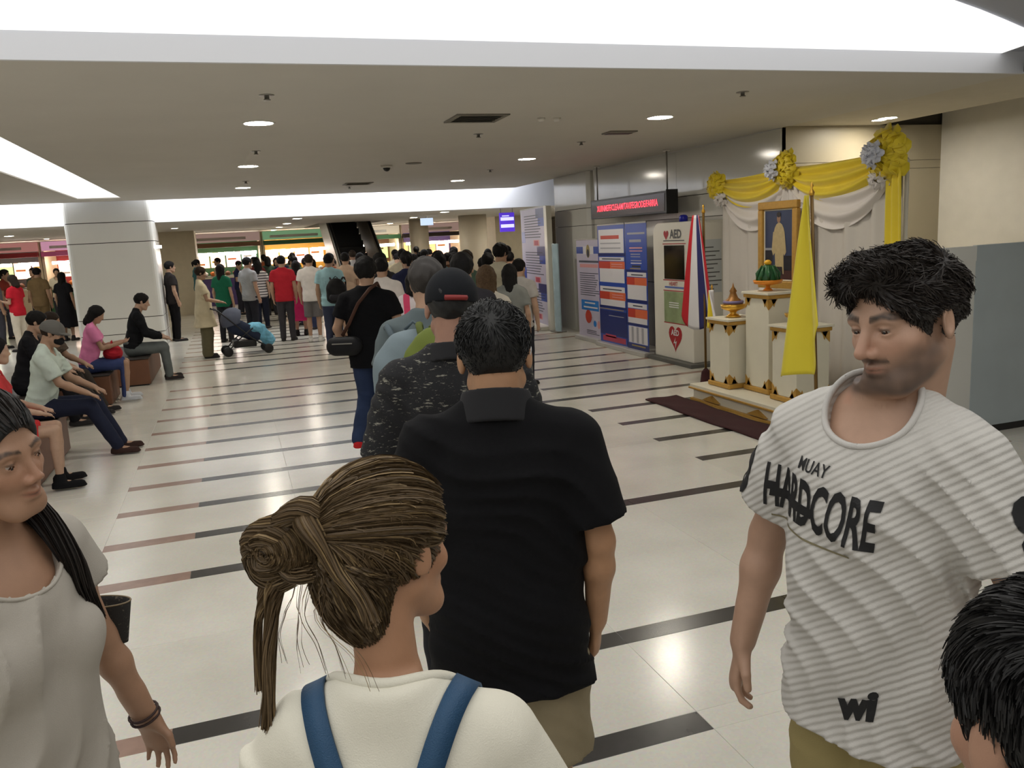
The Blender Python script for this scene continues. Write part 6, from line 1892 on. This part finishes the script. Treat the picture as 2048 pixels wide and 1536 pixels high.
# waiting people in front of the white band, those that can be told apart
BK = -12
PP = [
 ('man', -1.24, 19.3, -70, (44, 40, 40), (24, 23, 25), 'man in dark vest and pale shirt right of the square column', {}),
 ('woman_push', -.52, 15.7, -84, (206, 194, 164), (104, 98, 76), 'woman in long beige tunic pushing the stroller', dict(hair='n')),
 ('woman', -.2, 18.2, -30, (30, 96, 70), (40, 40, 44), 'woman in green top standing behind the stroller', {}),
 ('man', .34, 18.5, -50, (150, 150, 150), (40, 40, 46), 'man in plain grey shirt left of the striped top', {}),
 ('woman', .62, 20.6, -10, None, (28, 30, 40), 'long haired woman in grey striped top and dark skirt-length trousers', {}),
 ('man', .98, 17.4, -12, (176, 40, 52), (58, 56, 60), 'man in crimson t-shirt and dark jeans, back turned', {}),
 ('woman_skirt', 1.32, 18.3, -6, (168, 58, 66), (206, 52, 110), 'woman in brick top and bright pink skirt beside the crimson tee', {}),
 ('man_shorts', 1.47, 16.8, -14, (214, 208, 204), (104, 100, 100), 'person in white tee and grey shorts left of the light blue shirt', dict(hair='n', shoe=(200, 196, 190))),
 ('man', 1.66, 15.1, -16, (162, 202, 212), (60, 66, 86), 'man in light blue shirt with a dark backpack, back turned', {}),
 ('man_shorts', 2.1, 16.2, -14, (198, 170, 148), (90, 84, 80), 'person in peach top and shorts right of light blue shirt', {}),
 ('man', 1.72, 10.0, -18, (216, 210, 206), (60, 60, 66), 'person in white shirt hidden behind the black crossbody tee', dict(h=1.66)),
 ('woman_phone', 1.9, 9.1, -18, None, (60, 62, 80), 'person in white top with pink stripe between bigger heads', dict(h=1.5)),
 ('walker', 3.52, 10.9, -60, (198, 192, 172), (110, 112, 108), 'tall stooping man in beige tee near the notice board', dict(h=1.74)),
 ('woman_skirt', 2.92, 8.75, -24, (128, 130, 126), (112, 112, 112), 'black haired woman in grey dress before the beige tee', dict(h=1.54)),
 ('woman', 2.12, 7.0, -18, (206, 198, 184), (90, 88, 86), 'brown haired person in cream top just behind the cap', dict(hair='w', h=1.6)),
 ('man', 1.66, 6.1, -18, (52, 50, 54), (50, 50, 56), 'dark haired man right of the grey rucksack man', dict(h=1.73)),
 ('man', 4.28, 12.8, -30, (190, 164, 96), (150, 130, 90), 'person in yellow top at the edge of the notice board', dict(h=1.6)),
 ('woman', 5.4, 17.6, -30, (40, 40, 46), (30, 30, 34), 'dark dressed woman by the far side of the notice board', {}),
 ('woman_phone', -4.35, 19.9, 60, (188, 34, 48), (214, 204, 186), 'woman in red top and cream trousers at left', dict(hair='n')),
 ('man', -4.95, 20.9, -60, (118, 118, 124), (66, 66, 74), 'man in grey at the far left edge behind the benches', {}),
 ('man', -4.35, 22.3, -20, (124, 104, 74), (120, 100, 70), 'man in khaki brown behind the red top', {}),
 ('woman_skirt', -3.72, 21.6, -20, (26, 26, 30), (24, 24, 28), 'woman in a long black dress left of the column', {}),
 ('man_phone', -3.25, 21.2, -60, (214, 176, 60), (112, 94, 80), 'man in mustard top beside the square column', {}),
 ('man', -3.0, 22.6, -30, (178, 176, 178), (90, 90, 96), 'man in pale grey tucked against the square column', {}),
 ('man', -5.3, 23.5, -100, (140, 60, 50), (60, 60, 70), 'man in rust shirt far behind at the left edge', {}),
]
m_stripe = mat('striped knit', rgb(130, 126, 124), .85)
def banded(m, c1, c2, sc, axis='Z', lo=None):
    nt = m.node_tree; b = nt.nodes['Principled BSDF']; L = nt.links.new
    tc = nt.nodes.new('ShaderNodeTexCoord'); w_ = nt.nodes.new('ShaderNodeTexWave'); w_.bands_direction = axis; w_.inputs['Scale'].default_value = sc
    L(tc.outputs['Object'], w_.inputs['Vector'])
    mx = nt.nodes.new('ShaderNodeMix'); mx.data_type = 'RGBA'; mx.inputs[6].default_value = (*c1, 1); mx.inputs[7].default_value = (*c2, 1)
    r = nt.nodes.new('ShaderNodeMapRange'); r.inputs['From Min'].default_value = .45; r.inputs['From Max'].default_value = .55
    L(w_.outputs['Fac'], r.inputs['Value']); L(r.outputs[0], mx.inputs[0]); L(mx.outputs[2], b.inputs['Base Color'])
    return m
banded(m_stripe, rgb(84, 80, 80), rgb(196, 188, 180), 5.0)
m_pst = banded(mat('pink striped cotton', rgb(220, 210, 214), .85), rgb(222, 212, 216), rgb(214, 70, 110), 2.0, 'X')
made = {}
for kd, x, y, rz, tp, bt, lab, kw in PP:
    if tp is None: tp = m_stripe if 'striped' in lab else m_pst
    made[lab] = spawn(kd, x, y, rz, tp, bt, lab, **kw)
b_ = made['man in light blue shirt with a dark backpack, back turned']
pack(on(b_, .14, -.2, 1.08), -16, .3, .36, .14, fabric('black nylon', (0, 0, 0)), fabric('charcoal nylon', rgb(40, 40, 46), .6), 'dark backpack on the man in the light blue shirt')

# the packed queue behind: heads and shoulders only
rq = random.Random(21)
TOPS = {'black': (40, 40, 44), 'charcoal': (62, 58, 60), 'pale grey': (180, 176, 172), 'taupe': (104, 92, 82), 'slate blue': (62, 66, 96), 'dull red': (120, 56, 56), 'sand': (160, 146, 116), 'sage green': (74, 92, 78), 'cream': (204, 194, 172),
        'navy': (40, 44, 72), 'mauve': (112, 92, 118), 'brown': (92, 66, 48), 'teal': (56, 100, 104), 'rose': (176, 116, 120), 'olive': (96, 96, 56), 'rust': (150, 84, 52)}
KIND = {'man': 'short haired person', 'man_phone': 'person with raised hands', 'man_shorts': 'short haired person in shorts', 'woman': 'long haired woman', 'woman_phone': 'bob haired woman', 'woman_pony': 'woman with a ponytail'}
def zone(x, y):
    if y < 15: return 'near the stooping beige tee' if x > .30 * y else 'beyond the capped man'
    if x < 2.3: return 'by the light blue shirt'
    if x < 3.1: return 'at the left foot of the escalator'
    if x < 4.6: return 'in front of the escalator'
    return 'before the two round columns'
taken = set()
def fresh(opts):
    for _ in range(200):
        k_, c_, z_ = opts()
        if (k_, c_, z_) not in taken:
            taken.add((k_, c_, z_)); return k_, c_
    return k_, c_
spots = [(q.location.x, q.location.y) for q in made.values()]
n = 0; tries = 0
while n < 52 and tries < 6000:
    tries += 1
    y = 9.5 + 17 * rq.random()
    x = (.19 * y - .25) + (1.7 + .05 * y) * rq.random() if y < 17 else .6 + 5.4 * rq.random()
    if 2.4 < x < 4.9 and y > 21.4: continue
    if y > 15.2 and x > 5.4: continue
    if y < 15.5 and x < 1.9: continue
    if math.hypot(x - 5.75, y - 26) < .8 or math.hypot(x - 7, y - 24.2) < .9: continue
    if any((x - a) ** 2 + (y - b) ** 2 < .42 for a, b in spots): continue
    spots.append((x, y)); n += 1
    z_ = zone(x, y)
    kd, cn = fresh(lambda: (rq.choice(['man', 'woman', 'woman_phone', 'man_phone', 'woman_pony', 'man', 'man_shorts']), rq.choice(list(TOPS)), z_))
    spawn(kd, x, y, BK + rq.uniform(-50, 50), TOPS[cn], rq.choice([(40, 42, 50), (60, 60, 66), (50, 56, 80), (90, 84, 76)]), KIND[kd] + ' in ' + cn + ' top ' + z_, hair=rq.choice('kkkkn'), skin=rq.choice('abc'), h=rq.uniform(1.5, 1.72), group='people packed into the far queue')
for k in range(9):
    x, y = -10.5 + .75 * k + rq.uniform(-.2, .2), 25.5 + 3 * rq.random()
    kd, cn = fresh(lambda: (rq.choice(['man', 'woman', 'man_phone', 'woman_pony']), rq.choice(list(TOPS)), 'L'))
    spawn(kd, x, y, rq.uniform(-180, 180), TOPS[cn], (50, 50, 58), 'distant ' + KIND[kd] + ' in ' + cn + ' top before the left stalls', h=rq.uniform(1.55, 1.72), group='distant people before the left stalls')
for k in range(6):
    x, y = -.9 + .55 * k, 25 + 3.5 * rq.random()
    kd, cn = fresh(lambda: (rq.choice(['man', 'woman', 'man_phone', 'woman_pony']), rq.choice(list(TOPS)), 'M'))
    spawn(kd, x, y, rq.uniform(-180, 180), TOPS[cn], (50, 50, 58), 'distant ' + KIND[kd] + ' in ' + cn + ' top before the middle stalls', h=rq.uniform(1.55, 1.72), group='distant people before the middle stalls')

# seated people on the benches
mint = spawn('sit_man', -1.81, 8.62, -92, (196, 208, 198), (38, 42, 60), 'man in grey cap, dark mask and mint shirt sitting on the nearest bench', hair='n', skin='a', shoe=(60, 44, 40))
S_ = AR['sit_man']['sk']; H = S_.H
F = Field(H.o - V3(.16, .16, .1), H.o + V3(.16, .24, .17), .008); F.add(ell(H(0, -.012, .034), V3(.088, .11, .094), H.R)); F.add(ell(H(0, .085, .02), V3(.072, .075, .01), H.R), .006); F.keep(half(H(0, 0, .005), H.v(0, -.1, -1)))
put(F, 'cap', fabric('grey cap twill', rgb(104, 102, 98)), mint)
F = Field(H.o - V3(.12, .12, .15), H.o + V3(.12, .16, .05), .007); F.add(ell(H(0, .052, -.055), V3(.064, .062, .052), H.R)); F.keep(half(H(0, .03, 0), H.v(0, -1, 0)))
put(F, 'face_mask', fabric('black mask cloth', rgb(26, 26, 28)), mint)
pk = spawn('sit_woman', -1.86, 11.75, -86, (222, 132, 176), (62, 74, 118), 'person in pink tee with a red bag on the lap, sitting', skin='a', shoe=(196, 200, 206))
hb = empty('red_bag', on(pk, 0.0, .3, .64), math.radians(-86), 'round red bag on the lap of the person in pink', 'bag')
F = Field((-.25, -.25, -.18), (.25, .25, .18), .012); F.add(ell((0, 0, 0), (.17, .12, .1))); F.warp(fold_noise(.008, 30, 5)); put(F, 'body', fabric('red cloth', rgb(176, 36, 50)), hb)
MB().tube([(-.1, 0, .07), (-.06, 0, .15), (.06, 0, .15), (.1, 0, .07)], .01, 6).build('handle', fabric('red cloth', (0, 0, 0)), hb)
bj = spawn('sit_jacket', -1.5, 13.35, -84, (24, 25, 28), (98, 104, 104), 'man in black jacket and grey trousers sitting by the square column', skin='b', shoe=(54, 50, 50))
spawn('sit_jacket', -2.3, 10.35, -88, (28, 28, 32), (26, 26, 30), 'person in black sitting just beyond the man in mint', skin='b')
spawn('sit_man', -2.25, 11.05, -100, (92, 80, 70), (60, 54, 50), 'brown haired person sitting left of the pink tee', hair='n', h=1.6)
rs_ = spawn('sit_shorts', -1.93, 7.45, -82, (190, 60, 62), (206, 58, 60), 'bare legged person in red shorts on the bench, half hidden at left', skin='b', shoe=(24, 24, 26))
spawn('sit_woman', -2.9, 9.6, 70, (196, 44, 50), (80, 60, 60), 'dark haired person in red sitting at the far left edge', hair='k')
for y0, y1 in ((9.5, 11.3),):
    pass

# stroller
st = empty('stroller', (.12, 15.75, 0), math.radians(-84), 'dark baby stroller with a light blue blanket', 'stroller')
st.scale = (.88, .88, .88)
m_fr = mat('dark tube', rgb(50, 50, 54), .4, metal=.5)
for sx in (-.24, .24):
    MB().tube([(sx, -.62, 1.0), (sx, -.5, .95), (sx, .1, .35), (sx, .42, .12)], .014, 8).build('frame_tube', m_fr, st)
    MB().tube([(sx, .15, .55), (sx, -.2, .3), (sx, -.38, .1)], .014, 8).build('frame_tube', m_fr, st)
    for y in (-.38, .42):
        wl = MB().lathe([(.03, -.025), (.09, -.022), (.1, 0), (.09, .022), (.03, .025)], (sx, y, .1), 16, axis='x').build('wheel', m_black, st)
MB().tube([(-.24, -.62, 1.0), (.24, -.62, 1.0)], .018, 8).build('handle', m_black, st)
F = Field((-.35, -.5, .2), (.35, .6, 1.1), .014)
F.add(cone((0, -.15, .62), (0, .2, .42), .2, .17)); F.cut(cone((0, -.05, .8), (0, .3, .62), .16, .15), .02); put(F, 'seat', fabric('navy stroller cloth', rgb(52, 60, 82)), st)
F = Field((-.35, -.6, .4), (.35, .4, 1.2), .014); F.add(ell((0, -.2, .72), (.23, .25, .26))); F.cut(ell((0, -.02, .66), (.2, .3, .24))); F.keep(half((0, 0, .68), (0, .25, -1))); put(F, 'hood', fabric('grey blue stroller cloth', rgb(96, 102, 120)), st)
F = Field((-.35, -.3, .1), (.35, .8, .9), .014); F.add(ell((0, .2, .52), (.2, .22, .12))); F.add(cone((0, .3, .45), (0, .48, .25), .15, .12), .05); F.warp(fold_noise(.012, 24, 8)); put(F, 'blanket', mat('light blue blanket', rgb(120, 190, 222), .85, var=.5, scale=7), st)
MB().box(-.2, -.25, .16, .2, .2, .3).build('basket', m_black, st, bevel=.02)

# tote behind the woman at the left edge
tb = empty('tote_bag', (-.34, 1.855, 1.04), math.radians(-20), 'dark patterned tote bag hanging beside the woman at left', 'bag')
tb.scale = (.5, .5, .42)
m_tote = pattern_mat('dark tote canvas', rgb(40, 38, 36), rgb(96, 88, 76), 30, .6, (1, 1, 1))
def ttf(u, v):
    a = 2 * math.pi * u; w_ = .1 + .035 * v
    return (w_ * math.cos(a) * (1 if True else 0), .05 * math.sin(a) * (.7 + .5 * v), .22 * v)
MB().grid(ttf, 32, 10).add([(.1 * math.cos(2 * math.pi * k / 16), .035 * math.sin(2 * math.pi * k / 16), .001) for k in range(16)], [list(range(16))]).build('body', m_tote, tb, solid=.005)
MB().tube([(.136 * math.cos(a), .061 * math.sin(a), .221) for a in [2 * math.pi * k / 32 for k in range(33)]], .004, 6).build('rim', mat('tan leather', rgb(120, 104, 78), .6), tb)
for sy in (-1, 1):
    MB().tube([(-.09, sy * .04, .2), (-.08, sy * .04, .3), (-.1, sy * .02, .4), (-.12, sy * .02, .3), (-.125, sy * .035, .2)], .005, 6).build('handle', mat('tan leather', (0, 0, 0)), tb)
